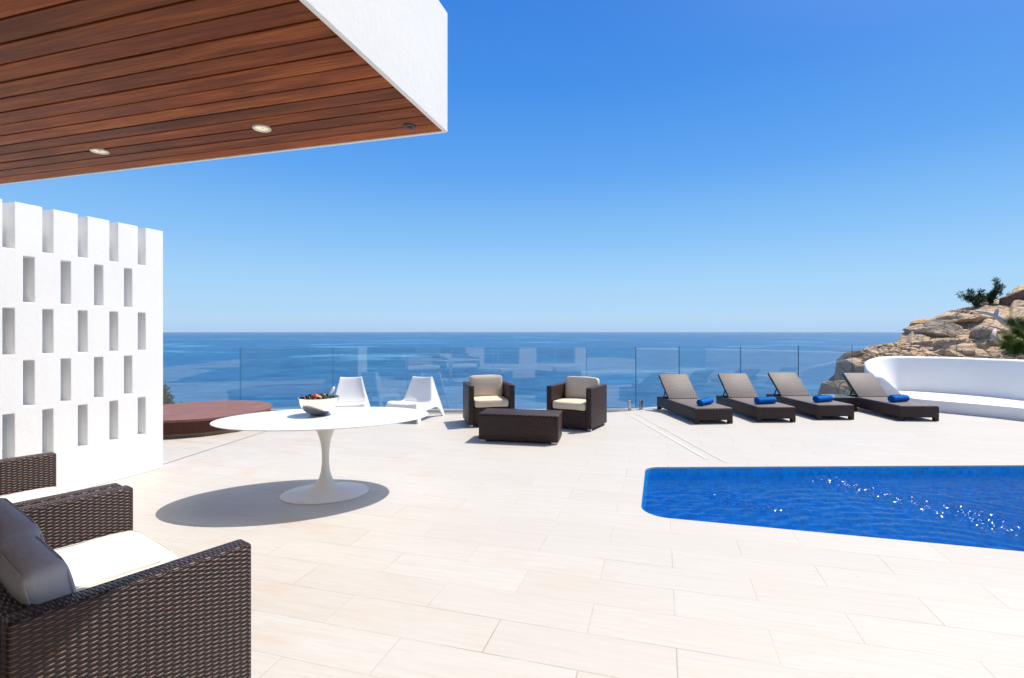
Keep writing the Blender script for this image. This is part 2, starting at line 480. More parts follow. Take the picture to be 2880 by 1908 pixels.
M['hot_cover'] = m_deckwood('red_cover_boards', (0.15, 0.066, 0.054), (0.28, 0.14, 0.118))
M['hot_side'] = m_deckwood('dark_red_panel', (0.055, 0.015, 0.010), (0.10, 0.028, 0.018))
M['hot_base'] = m_deckwood('weathered_base', (0.13, 0.085, 0.05), (0.2, 0.14, 0.085))
M['dark_leaf'] = m_leaf('dark_needles', (0.018, 0.04, 0.022), (0.06, 0.10, 0.04), 0.2)
M['green_leaf'] = m_leaf('green_needles', (0.035, 0.085, 0.014), (0.19, 0.27, 0.05), 0.35)
M['succulent'] = m_leaf('succulent_leaf', (0.05, 0.13, 0.03), (0.16, 0.26, 0.07), 0.2)
M['bark'] = simple('brown_bark', (0.10, 0.065, 0.045), 0.9, var=0.3, bump=0.6)
M['dead_wood'] = simple('bleached_wood', (0.52, 0.48, 0.44), 0.85, var=0.2, bump=0.5)
M['side_glass'] = simple('table_glass', (0.16, 0.21, 0.22), 0.06, var=0.02)
M['grape'] = simple('black_grape', (0.012, 0.008, 0.018), 0.25, var=0.3)
M['apple'] = simple('red_apple', (0.42, 0.045, 0.04), 0.3, var=0.3, nscale=14)
M['peach'] = simple('orange_peach', (0.62, 0.26, 0.09), 0.5, var=0.25, nscale=10)
M['lime'] = simple('green_fruit', (0.12, 0.15, 0.03), 0.4, var=0.2)
M['ceramic'] = simple('white_ceramic', (0.82, 0.80, 0.74), 0.3, var=0.02)
M['lamp_rim'] = simple('cream_rim', (0.75, 0.70, 0.60), 0.4, var=0.03)
M['lamp_glass'] = simple('lamp_lens', (0.80, 0.74, 0.58), 0.25, var=0.05)
M['lamp_glass'].node_tree.nodes['Principled BSDF'].inputs['Emission Color'].default_value = (1.0, 0.88, 0.66, 1)
M['lamp_glass'].node_tree.nodes['Principled BSDF'].inputs['Emission Strength'].default_value = 0.3
M['black'] = simple('black_plastic', (0.02, 0.02, 0.02), 0.4)
M['window_glass'] = simple('window_pane', (0.02, 0.03, 0.035), 0.03, var=0.02)
M['frame_grey'] = simple('window_frame', (0.25, 0.25, 0.26), 0.4)
M['earth'] = simple('dry_earth', (0.30, 0.23, 0.16), 0.95, var=0.3, nscale=1.5, bump=0.6, bscale=6, bdist=0.2)

# ------------------------------------------------------------------ camera / light
cam = bpy.data.cameras.new('camera'); co = bpy.data.objects.new('camera', cam); COL.objects.link(co)
co.location = (0, 0, 1.55); co.rotation_euler = (R(90), 0, 0)
cam.lens = 18.0; cam.sensor_width = 36.0; cam.shift_y = -22.0 / 2880
cam.clip_start = 0.05; cam.clip_end = 200000
scene.camera = co

SUNV = Vector((0.475, 0.27, 1.0)).normalized()
elev = math.asin(SUNV.z); az = math.atan2(SUNV.x, SUNV.y)
sun = bpy.data.lights.new('sun', 'SUN'); so = bpy.data.objects.new('sun', sun); COL.objects.link(so)
sun.energy = 4.1; sun.angle = R(0.53); sun.color = (1.0, 0.945, 0.86)
so.rotation_euler = SUNV.to_track_quat('Z', 'Y').to_euler()
so.location = (6, 4, 12)

world = bpy.data.worlds.new('World'); scene.world = world
world.use_nodes = True
wt = world.node_tree
sky = wt.nodes.new('ShaderNodeTexSky'); sky.sky_type = 'NISHITA'; sky.sun_disc = False
sky.sun_elevation = elev; sky.sun_rotation = az
sky.altitude = 60; sky.air_density = 1.0; sky.dust_density = 0.35; sky.ozone_density = 2.5
bg = wt.nodes['Background']; bg.inputs[1].default_value = 0.09
tc = wt.nodes.new('ShaderNodeTexCoord'); sx_ = wt.nodes.new('ShaderNodeSeparateXYZ')
wt.links.new(tc.outputs['Generated'], sx_.inputs[0])
rmp = wt.nodes.new('ShaderNodeValToRGB'); wt.links.new(sx_.outputs[2], rmp.inputs[0])
def s2l(c): return tuple(((x / 255 + 0.055) / 1.055) ** 2.4 for x in c)
stops = [(0.0, (172, 208, 246)), (0.02, (181, 217, 250)), (0.09, (166, 213, 251)), (0.17, (138, 196, 250)), (0.29, (96, 168, 244)), (0.43, (68, 145, 236)), (0.60, (52, 127, 225)), (0.74, (94, 122, 158)), (1.0, (112, 116, 122))]
cr = rmp.color_ramp
while len(cr.elements) < len(stops): cr.elements.new(0.5)
for e_, (p_, c_) in zip(cr.elements, stops):
    e_.position = p_; e_.color = (*s2l(c_), 1)
# clear-sky tint over the physical sky; unseen zenith greyed to warm the shadows
gain = wt.nodes.new('ShaderNodeVectorMath'); gain.operation = 'SCALE'
wt.links.new(rmp.outputs[0], gain.inputs[0]); gain.inputs['Scale'].default_value = 0.812 / bg.inputs[1].default_value
mxs = wt.nodes.new('ShaderNodeMix'); mxs.data_type = 'RGBA'; mxs.inputs[0].default_value = 0.94
wt.links.new(sky.outputs[0], mxs.inputs[6]); wt.links.new(gain.outputs[0], mxs.inputs[7])
# pale aureole of scattered light round the sun, boosted to fill the shadows
dotn = wt.nodes.new('ShaderNodeVectorMath'); dotn.operation = 'DOT_PRODUCT'
wt.links.new(tc.outputs['Generated'], dotn.inputs[0]); dotn.inputs[1].default_value = SUNV
pw = wt.nodes.new('ShaderNodeMath'); pw.operation = 'POWER'
mxz = wt.nodes.new('ShaderNodeMath'); mxz.operation = 'MAXIMUM'; mxz.inputs[1].default_value = 0.0
wt.links.new(dotn.outputs['Value'], mxz.inputs[0]); wt.links.new(mxz.outputs[0], pw.inputs[0]); pw.inputs[1].default_value = 20.0
aur = wt.nodes.new('ShaderNodeMix'); aur.data_type = 'RGBA'; aur.blend_type = 'ADD'; aur.inputs[0].default_value = 1.0
acol = wt.nodes.new('ShaderNodeVectorMath'); acol.operation = 'SCALE'; acol.inputs[0].default_value = (3.4 / 0.09, 2.95 / 0.09, 2.35 / 0.09)
wt.links.new(pw.outputs[0], acol.inputs['Scale'])
wt.links.new(mxs.outputs[2], aur.inputs[6]); wt.links.new(acol.outputs[0], aur.inputs[7])
wt.links.new(aur.outputs[2], bg.inputs[0])

vs = scene.view_settings
vs.view_transform = 'Standard'; vs.look = 'None'; vs.exposure = 0.3; vs.gamma = 1.0
scene.cycles.max_bounces = 10; scene.cycles.transparent_max_bounces = 16
scene.cycles.caustics_reflective = False; scene.cycles.caustics_refractive = False
scene.cycles.sample_clamp_indirect = 6.0
scene.cycles.use_denoising = True

# ------------------------------------------------------------------ sea haze: one even box of air
hm = bpy.data.materials.new('haze_air'); hm.use_nodes = True
ht = hm.node_tree; ht.nodes.remove(ht.nodes['Principled BSDF'])
hv = ht.nodes.new('ShaderNodeVolumePrincipled'); hv.inputs['Color'].default_value = (0.86, 0.93, 1.0, 1)
hv.inputs['Density'].default_value = 1.5e-5; hv.inputs['Anisotropy'].default_value = 0.0
ht.links.new(hv.outputs[0], ht.nodes['Material Output'].inputs['Volume'])
HB = 42000
bm = bmesh.new(); add_box(bm, (-HB, -HB, -70), (HB, HB, 12))
hz = obj('haze', bm, hm); hz['kind'] = 'stuff'

# ------------------------------------------------------------------ sea and slope below the terrace
bm = bmesh.new()
ring = [(40000 * math.cos(2 * PI * k / 96), 40000 * math.sin(2 * PI * k / 96), -60) for k in range(96)]
bm.faces.new([bm.verts.new(p) for p in ring])
struct('sea', bm, M['sea'])

bm = bmesh.new()
NXs, NYs = 60, 26
g = {}
for i in range(NXs + 1):
    for j in range(NYs + 1):
        x = -60 + 120 * i / NXs
        t = j / NYs
        y = 10.35 + t * 60 + 1.5 * noise.noise(Vector((x * 0.08, t * 4, 0)))
        z = -0.9 - 64 * t ** 0.9 + 1.6 * noise.noise(Vector((x * 0.2, y * 0.2, 3))) * min(1, t * 8)
        if x > 7: y = y + 2
        g[i, j] = bm.verts.new((x, y, z))
for i in range(NXs):
    for j in range(NYs):
        bm.faces.new([g[i, j], g[i + 1, j], g[i + 1, j + 1], g[i, j + 1]])
fix_normals(bm)
struct('hillside', bm, M['earth'], smooth=True)

# ------------------------------------------------------------------ terrace with the pool opening
def round_corner(prev, c, nxt, r, n=8):
    prev, c, nxt = Vector(prev), Vector(c), Vector(nxt)
    a = (prev - c).normalized(); b = (nxt - c).normalized()
    ang = a.angle(b); d = r / math.tan(ang / 2)
    bis = (a + b).normalized(); cen = c + bis * (r / math.sin(ang / 2))
    p0 = c + a * d; p1 = c + b * d
    v0 = p0 - cen; v1 = p1 - cen
    out = []
    for k in range(n + 1):
        t = k / n
        v = (v0 * math.sin((1 - t) * v0.angle(v1)) + v1 * math.sin(t * v0.angle(v1))) / math.sin(v0.angle(v1))
        out.append(tuple(cen + v))
    return out
PC = [(1.078, 4.305), (7.9, 2.40), (7.9, 5.96), (1.520, 5.835)]
pool = []
for i, r in enumerate((0.24, 0.3, 0.3, 0.2)):
    pool += round_corner(PC[i - 1], PC[i], PC[(i + 1) % 4], r)
fence_line = [(-15.0, 9.95), (1.5, 9.97), (2.5, 10.15), (3.5, 10.65), (4.9, 11.05), (6.3, 11.35), (7.9, 11.85), (9.4, 12.3)]
terrace = [(-15, -8), (13, -8), (13, 9), (11.5, 12.3)] + [(x, y + 0.12) for x, y in reversed(fence_line)]
bm = bmesh.new()
polys = [[Vector((x, y, 0)) for x, y in terrace], [Vector((x, y, 0)) for x, y in pool]]
allv = [bm.verts.new(v) for pl in polys for v in pl]
for tri in tessellate_polygon(polys):
    try: bm.faces.new([allv[k] for k in tri])
    except ValueError: pass
nT = len(terrace)
low = [bm.verts.new((x, y, -3.5)) for x, y in terrace]
for i in range(nT):
    bm.faces.new([allv[i], allv[(i + 1) % nT], low[(i + 1) % nT], low[i]])
# coping lip inside the pool
nP = len(pool)
lip = [bm.verts.new((x, y, -0.018)) for x, y in pool]
for i in range(nP):
    bm.faces.new([allv[nT + i], allv[nT + (i + 1) % nP], lip[(i + 1) % nP], lip[i]])
fix_normals(bm)
for f in bm.faces:
    if abs(f.normal.z) > 0.9 and f.normal.z < 0 and f.calc_center_median().z > -0.01: f.normal_flip()
struct('terrace', bm, M['tiles'])

# pool basin (set a few mm back under the coping lip)
bm = bmesh.new(); uvl = bm.loops.layers.uv.verify()
cx = sum(p[0] for p in pool) / nP; cy = sum(p[1] for p in pool) / nP
top = [bm.verts.new((x, y, -0.018)) for x, y in pool]
bot = [bm.verts.new((x, y, -1.35)) for x, y in pool]
s = 0
for i in range(nP):
    j = (i + 1) % nP
    L = (Vector(pool[j]) - Vector(pool[i])).length
    f = bm.faces.new([top[j], top[i], bot[i], bot[j]])
    for l, uvv in zip(f.loops, ((s + L, -0.018), (s, -0.018), (s, -1.35), (s + L, -1.35))): l[uvl].uv = uvv
    s += L
f = bm.faces.new(bot)
for l in f.loops: l[uvl].uv = (l.vert.co.x, l.vert.co.y)
if f.normal.z < 0: f.normal_flip()
struct('swimming_pool', bm, M['mosaic'])
# rippled surface as real waves
def inside(poly, X, Y):
    c = np.zeros(X.shape, bool)
    px_, py_ = poly[-1]
    for qx, qy in poly:
        cond = ((qy > Y) != (py_ > Y))
        xi = (px_ - qx) * (Y - qy) / ((py_ - qy) + 1e-12) + qx
        c ^= cond & (X < xi); px_, py_ = qx, qy
    return c
def seg_d(X, Y, x0, y0, x1, y1):
    dx, dy = x1 - x0, y1 - y0
    t = np.clip(((X - x0) * dx + (Y - y0) * dy) / (dx * dx + dy * dy), 0, 1)
    return np.hypot(X - x0 - t * dx, Y - y0 - t * dy)
cgx, cgy = cx, cy
mpoly = [(x + 0.02 * np.sign(x - cgx), y + 0.02 * np.sign(y - cgy)) for x, y in pool]
gx = np.arange(0.95, 7.98, 0.0115); gy = np.arange(2.30, 6.02, 0.0115)
GX, GY = np.meshgrid(gx, gy, indexing='ij')
nr = np.random.RandomState(4)
H = np.zeros_like(GX)
def waves(n, lam0, lam1, slope, ang, spread):
    h = np.zeros_like(GX)
    for k in range(n):
        lam = lam0 * (lam1 / lam0) ** nr.rand(); a_ = ang + nr.randn() * spread
        kx, ky = 2 * PI / lam * math.cos(a_), 2 * PI / lam * math.sin(a_)
        h += slope * lam / (2 * PI) / math.sqrt(n / 2) * np.sin(kx * GX + ky * GY + nr.rand() * 6.283 + 0.9 * np.sin(1.7 * GX + 1.1 * GY + k))
    return h
# rings spreading from the inlet
rr_ = np.hypot(GX - 3.1, GY - 3.2)
H += 0.0017 * np.sin(2 * PI * rr_ / 0.135 + 0.8 * np.sin(3 * GX)) * np.clip(1.6 - 0.45 * rr_, 0.15, 1)
H += waves(18, 0.14, 0.36, 0.040, 1.9, 0.8)
H += waves(24, 0.06, 0.18, 0.065, 1.6, 1.2)
blot = np.sin(2.3 * GX + 1.2 * np.sin(1.9 * GY)) * np.sin(3.1 * GY + 1.4 * np.sin(1.3 * GX))
w1 = np.clip(1 - (seg_d(GX, GY, 3.50, 5.55, 4.15, 4.2) + 0.07 * blot) / 0.42, 0, 1)
w2 = np.clip(1 - (seg_d(GX, GY, 2.02, 5.10, 2.10, 4.95) + 0.04 * blot) / 0.20, 0, 1)
w3 = np.clip(1 - (seg_d(GX, GY, 2.28, 4.72, 2.55, 4.66) + 0.04 * blot) / 0.16, 0, 1)
ruf = np.clip(w1 * 1.15 + w2 + w3 * 0.8, 0, 1) ** 0.8
H += waves(50, 0.035, 0.085, 0.62, 1.3, 1.6) * ruf
keep = inside(mpoly, GX, GY)
idx = -np.ones(GX.shape, int); idx[keep] = np.arange(keep.sum())
verts = np.stack([GX[keep], GY[keep], -0.085 + H[keep]], 1)
q = np.stack([idx[:-1, :-1], idx[1:, :-1], idx[1:, 1:], idx[:-1, 1:]], -1).reshape(-1, 4)
q = q[(q >= 0).all(1)]
me = bpy.data.meshes.new('pool_water')
me.vertices.add(len(verts)); me.vertices.foreach_set('co', verts.ravel().astype(np.float32))
me.loops.add(q.size); me.loops.foreach_set('vertex_index', q.ravel().astype(np.int32))
me.polygons.add(len(q)); me.polygons.foreach_set('loop_start', np.arange(0, q.size, 4, dtype=np.int32))
me.polygons.foreach_set('use_smooth', np.ones(len(q), bool))
me.update(calc_edges=True); me.validate(); me.materials.append(M['water'])
wo = bpy.data.objects.new('pool_water', me); COL.objects.link(wo); wo['kind'] = 'structure'

# joints laid in the paving
def strip(name, a, b, w, z, mat):
    bm = bmesh.new()
    a, b = Vector((*a, z)), Vector((*b, z)); n = Vector((-(b - a).y, (b - a).x, 0)).normalized() * w / 2
    bm.faces.new([bm.verts.new(p) for p in (a - n, b - n, b + n, a + n)])
    return struct(name, bm, mat)
strip('pale_paving_strip', (2.16, 9.75), (2.36, 6.20), 0.045, 0.004, M['white_stone'])
strip('pale_paving_strip', (2.32, 9.75), (2.52, 6.05), 0.022, 0.004, M['white_stone'])
strip('paving_joint', (-4.15, 5.2), (-3.80, 7.95), 0.012, 0.004, M['joint'])

# ------------------------------------------------------------------ house: roof overhang, soffit, facade
TH = -math.atan2(0.28, 0.96)
house = thing('house', 'white house with a flat roof overhang lined in brown timber boards', 'house', (0, 0, 0), TH)
XR, YF, ZS, ZT = -1.0733, 2.4786, 2.5885, 3.214
XL, YB = -10.0, -2.6
bm = bmesh.new(); add_box(bm, (XL, YB, ZS + 0.03), (XR - 0.02, YF - 0.02, ZT - 0.003))
obj('roof_slab', bm, M['stucco'], house)
bm = bmesh.new(); add_box(bm, (XR - 0.02, YB, ZS), (XR, YF, ZT), 0.004)
obj('fascia', bm, M['stucco'], house)
bm = bmesh.new(); add_box(bm, (XL, YF - 0.02, ZS), (XR - 0.021, YF, ZT), 0.004)
obj('fascia', bm, M['stucco'], house)
bm = bmesh.new()
y = YF - 0.022; rng = random.Random(3)
BW = 0.0995
while y > YB:
    # each course is made of one or two board lengths
    cut = rng.uniform(XL + 1, XR - 1.0)
    segs = [(XL, XR - 0.022)] if rng.random() < 0.55 else [(XL, cut - 0.001), (cut + 0.001, XR - 0.022)]
    for a, b in segs:
        dz = rng.uniform(0, 0.0025)
        add_box(bm, (a, y - BW + 0.0085, ZS + 0.004 + dz), (b, y, ZS + 0.024 + dz), 0.0015, 1)
    y -= BW
f_ = bm.faces.new([bm.verts.new(p) for p in ((XL, YB, ZS + 0.0285), (XL, YF - 0.022, ZS + 0.0285), (XR - 0.022, YF - 0.022, ZS + 0.0285), (XR - 0.022, YB, ZS + 0.0285))]); f_.material_index = 1  # near-black sheet added behind the boards as shade in their gaps
obj('soffit', bm, [M['soffit'], M['dark_void']], house)
def downlight(px, py, name='downlight'):
    bm = bmesh.new()
    add_lathe(bm, [(0.033, -0.003), (0.034, -0.005), (0.042, -0.007), (0.045, -0.004), (0.045, 0.006), (0.033, 0.006)], 32)
    fix_normals(bm)
    o = obj(name, bm, M['lamp_rim'], house, smooth=True); o.location = (px, py, ZS + 0.004)
    bm = bmesh.new(); add_lathe(bm, [(0, 0.001), (0.02, 0.000), (0.0325, -0.003), (0.0325, 0.016), (0, 0.02)], 24); fix_normals(bm)
    obj('lens', bm, M['lamp_glass'], o, smooth=True)
def loc_h(x, y): return (0.96 * x - 0.28 * y, 0.28 * x + 0.96 * y)
kz = 1.0385 / 1.09
for X, Y in ((-1.348, 2.758), (-2.504, 3.108)):
    downlight(*loc_h(X * kz, Y * kz))
bm = bmesh.new()
add_lathe(bm, [(0.012, 0.004), (0.014, -0.004), (0.030, -0.006), (0.033, -0.003), (0.033, 0.006), (0.012, 0.006)], 24); fix_normals(bm)
o = obj('sensor', bm, M['black'], house, smooth=True); o.location = (*loc_h(-0.547 * kz, 2.73 * kz), ZS + 0.004)
# facade behind the camera
xs = [-10.0, -8.6, -6.4, -5.6, -3.4, -2.4, -1.3, -0.5, 1.4, 2.2, 4.1, 5.0, 7.2, 9.0]
zs = [0.0, 0.08, 2.3, 3.5, 3.7, 5.6, 6.4]
holes = {(i, 1) for i in (1, 3, 5, 7, 9, 11)} | {(i, 4) for i in (3, 7, 11)}
bm = cell_solid(xs, zs, lambda i, k: (i, k) not in holes, YB - 0.3, YB - 0.002)
obj('facade_wall', bm, M['facade'], house)
for (i, k) in sorted(holes):
    a, b, c, d = xs[i], xs[i + 1], zs[k], zs[k + 1]
    bm = bmesh.new(); yy = YB - 0.18
    for lo, hi in (((a, yy, c), (a + .06, yy + .06, d)), ((b - .06, yy, c), (b, yy + .06, d)), ((a + .06, yy, d - .06), (b - .06, yy + .06, d)), ((a + .06, yy, c), (b - .06, yy + .06, c + .06)), (((a + b) / 2 - .03, yy, c + .06), ((a + b) / 2 + .03, yy + .06, d - .06))):
        add_box(bm, lo, hi)
    w = obj('window', bm, M['frame_grey'], house)
    bm = bmesh.new(); add_box(bm, (a + .01, yy + .02, c + .01), (b - .01, yy + .03, d - .01))
    obj('pane', bm, M['window_glass'], w)

# ------------------------------------------------------------------ pierced white screen wall
wall = thing('screen_wall', 'white pierced wall of staggered slots with a notched top beside the sofas', 'wall', (-3.96, 5.8125, 0), TH)
P = 0.296
zrows = [(0.424, 0.829), (0.884, 1.288), (1.345, 1.750), (1.808, 2.215), (2.271, 2.683)]
zs = [0.0]
for a, b in zrows: zs += [a, b]
cuts = {0.0, -5.2}
def slots(k):
    c0 = 0.25 if k % 2 == 0 else 0.398
    return [(-(c0 + P * q) - 0.042, -(c0 + P * q) + 0.042) for q in range(16)]
# wall runs along local +y towards the sea; build along x then rotate
for k in (0, 1):
    for a, b in slots(k): cuts |= {round(a, 5), round(b, 5)}
xs = sorted(cuts)
def solid(i, k):
    if k % 2 == 0: return True
    row = (k - 1) // 2
    m = (xs[i] + xs[i + 1]) / 2
    return not any(a < m < b for a, b in slots(row))
bm = cell_solid(xs, zs, solid, 0.0, 0.24)
for v in bm.verts:                       # local x -> along the wall (y), thickness away from the terrace (-x)
    v.co = Vector((-v.co.y, v.co.x, v.co.z))
fix_normals(bm)
o = obj('pierced_blockwork', bm, M['plaster'], wall)
bv = o.modifiers.new('bevel', 'BEVEL'); bv.width = 0.006; bv.segments = 2; bv.limit_method = 'ANGLE'

# ------------------------------------------------------------------ glass balustrade
GZ = 1.235
posts = [(-15.0, 9.9), (-13.1, 9.9), (-11.2, 9.9), (-9.3, 9.9), (-7.3, 9.9), (-5.25, 9.9), (-3.46, 9.9), (-2.02, 9.9), (-0.364, 9.9), (1.44, 9.92), (2.44, 10.10), (3.46, 10.60), (4.91, 11.0), (6.32, 11.3), (7.81, 11.75)]
fence = thing('glass_balustrade', 'frameless clear glass balustrade along the seaward terrace edge', 'balustrade', (0, 9.9, 0))
for (ax, ay), (bx_, by) in zip(posts, posts[1:]):
    a, b = Vector((ax, ay - 9.9, 0)), Vector((bx_, by - 9.9, 0))
    d = (b - a).normalized(); n = Vector((-d.y, d.x, 0)) * 0.006
    a2, b2 = a + d * 0.008, b - d * 0.008
    bm = bmesh.new()
    z0 = 0.055
    v = [bm.verts.new(p + Vector((0, 0, z))) for z in (z0, GZ) for p in (a2 - n, b2 - n, b2 + n, a2 + n)]
    for idx, mi in (((0, 1, 5, 4), 0), ((2, 3, 7, 6), 0), ((1, 2, 6, 5), 1), ((3, 0, 4, 7), 1), ((4, 5, 6, 7), 0), ((3, 2, 1, 0), 1)):
        f = bm.faces.new([v[k] for k in idx]); f.material_index = mi
    fix_normals(bm)
    obj('glass_panel', bm, [M['glass'], M['glass_edge']], fence)
    for t in (a + d * 0.13, b - d * 0.13):
        bm = bmesh.new()
        for sgn in (-1, 1):
            c = t + Vector((-d.y, d.x, 0)) * sgn * 0.019
            tb = bmesh.new(); add_box(tb, (-0.026, -0.011, 0.0), (0.026, 0.011, 0.185), 0.004)
            merge(bm, tb, 0, Matrix.Translation(c) @ Matrix.Rotation(math.atan2(d.y, d.x), 4, 'Z'))
        obj('clamp', bm, M['aluminium'], fence)
# low kerb the panels stand behind
bm = bmesh.new()
kl = [(-15.0, 9.78), (1.2, 9.78), (1.7, 9.80), (2.25, 9.92)]
kb = [(-15.0, 9.87), (1.2, 9.87), (1.7, 9.89), (2.25, 9.97)]
add_prism(bm, kl + list(reversed(kb)), -0.01, 0.052); fix_normals(bm)
o = obj('kerb', bm, M['stone'])
tag(o, 'low white stone kerb at the foot of the glass balustrade', 'kerb')

# ------------------------------------------------------------------ covered hot tub
tub = thing('hot_tub', 'low round hot tub closed with reddish timber boards beside the glass', 'hot tub', (-5.12, 8.40, 0), R(8))
RT = 1.08
bm = bmesh.new(); npl = 9; wv = 2 * RT / npl
for i in range(npl):
    y0, y1 = -RT + i * wv + 0.003, -RT + (i + 1) * wv - 0.003
    top_e = []; bot_e = []
    for q in range(9):
        yy = y0 + (y1 - y0) * q / 8
        xx = math.sqrt(max(0.0, RT * RT - yy * yy))
        top_e.append((xx, yy)); bot_e.append((-xx, yy))
    add_prism(bm, top_e + list(reversed(bot_e)), 0.235, 0.270)
bmesh.ops.remove_doubles(bm, verts=list(bm.verts), dist=1e-5)
fix_normals(bm)
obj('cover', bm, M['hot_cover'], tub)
bm = bmesh.new()
NS = 14
ringp = [((RT - 0.03) * math.cos(2 * PI * (k + .5) / NS), (RT - 0.03) * math.sin(2 * PI * (k + .5) / NS)) for k in range(NS)]
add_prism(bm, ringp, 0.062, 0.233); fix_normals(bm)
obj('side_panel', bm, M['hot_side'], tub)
bm = bmesh.new()
for k in range(NS):
    a = Vector((*ringp[k], 0)); b = Vector((*ringp[(k + 1) % NS], 0)); m = (a + b) / 2; d = b - a
    tb = bmesh.new(); add_box(tb, (-d.length / 2 + .004, -0.015, 0.006), (d.length / 2 - .004, 0.0, 0.06), 0.003, 1)
    merge(bm, tb, 0, Matrix.Translation(m * 0.985) @ Matrix.Rotation(math.atan2(d.y, d.x), 4, 'Z'))
obj('base', bm, M['hot_base'], tub)

# ------------------------------------------------------------------ tulip table with bowl
TB = (-1.785, 4.90)
table = thing('tulip_table', 'white oval pedestal dining table with a slender flared stem', 'table', (*TB, 0), R(14.5))
bm = bmesh.new()
a = 0.975
prof = [(0, 0.708), (a * 0.8, 0.708), (a * 0.955, 0.714), (a * 0.985, 0.719), (a, 0.7255), (a * 0.999, 0.7285), (a * 0.995, 0.730), (a * 0.6, 0.730), (0, 0.730)]
add_lathe(bm, prof, 120, sy=[0.648] * len(prof)); fix_normals(bm)
obj('tabletop', bm, M['tabletop'], table, auto=30)
prof = [(0.40, 0.0), (0.402, 0.006), (0.396, 0.011), (0.34, 0.018), (0.27, 0.027), (0.20, 0.040), (0.15, 0.055), (0.115, 0.074), (0.088, 0.10), (0.068, 0.13), (0.055, 0.162), (0.042, 0.215), (0.034, 0.275), (0.0325, 0.34), (0.035, 0.41), (0.042, 0.47), (0.052, 0.52), (0.070, 0.575), (0.090, 0.62), (0.115, 0.66), (0.145, 0.7075)]
sy = [0.82] * 4 + [0.85, 0.88, 0.91, 0.94, 0.97] + [1] * 12
bm = bmesh.new(); add_lathe(bm, prof, 72, sy=sy); fix_normals(bm)
obj('pedestal', bm, M['tablebase'], table, smooth=True)

BX, BY, BZ = -1.895, 5.02, 0.7305
bowl = thing('fruit_bowl', 'polished steel bowl heaped with dark grapes on the white oval table', 'bowl', (BX, BY, BZ))
bm = bmesh.new()
prof = [(0, 0.004), (0.05, 0.0), (0.075, 0.006), (0.11, 0.026), (0.145, 0.06), (0.17, 0.10), (0.185, 0.145), (0.190, 0.172), (0.192, 0.176), (0.187, 0.174), (0.182, 0.145), (0.166, 0.102), (0.141, 0.064), (0.105, 0.032), (0.06, 0.014), (0, 0.012)]
add_lathe(bm, prof, 64); fix_normals(bm)
obj('bowl_shell', bm, M['steel'], bowl, smooth=True)
def sphere(r, sz=1.0, seg=18):
    bm = bmesh.new(); bmesh.ops.create_uvsphere(bm, u_segments=seg, v_segments=seg // 2 + 2, radius=r)
    for v in bm.verts: v.co.z *= sz
    return bm
rng = random.Random(11)
grape0 = None
pts = []
for k in range(400):
    rr = 0.165 * math.sqrt(rng.random()); th = rng.random() * 2 * PI
    x, y2 = rr * math.cos(th), rr * math.sin(th)
    z = 0.158 + 0.030 * (1 - (rr / 0.17) ** 2) + rng.uniform(-0.004, 0.008)
    if (x - 0.0) ** 2 + (y2 + 0.08) ** 2 < 0.056 ** 2: continue
    if all((x - p[0]) ** 2 + (y2 - p[1]) ** 2 > 0.030 ** 2 for p in pts): pts.append((x, y2, z))
for (x, y2, z) in pts[:60]:
    if grape0 is None:
        grape0 = obj('grape', sphere(0.0165, 1.1, 12), M['grape'], smooth=True)
        tag(grape0, 'round black grape heaped in the steel bowl', 'grape', 'black grapes heaped in the bowl'); o = grape0
    else:
        o = grape0.copy(); COL.objects.link(o)
    o.location = (BX + x, BY + y2, BZ + z); o.rotation_euler = (rng.random() * 3, rng.random() * 3, 0)
o = obj('apple', sphere(0.041, 0.92), M['apple'], smooth=True); o.location = (BX + 0.000, BY - 0.085, BZ + 0.182)
tag(o, 'shiny red apple at the front of the fruit bowl', 'apple')
o = obj('peach', sphere(0.030, 0.95), M['peach'], smooth=True); o.location = (BX + 0.040, BY - 0.105, BZ + 0.176)
tag(o, 'small orange peach beside the red apple in the bowl', 'peach')
o = obj('fig', sphere(0.024, 1.1), M['lime'], smooth=True); o.location = (BX + 0.068, BY - 0.05, BZ + 0.190)
tag(o, 'greenish fruit behind the peach in the bowl', 'fruit')
bm = bmesh.new()
add_tube(bm, [(0, 0, 0), (0.035, 0.0, 0.07), (0.062, 0.0, 0.12), (0.070, 0, 0.137)], [0.010, 0.0135, 0.0145, 0.007], 14)
o = obj('serving_spoon', bm, M['ceramic'], smooth=True); o.location = (BX + 0.092, BY - 0.03, BZ + 0.14)
tag(o, 'white handled serving spoon leaning out of the fruit bowl', 'spoon')

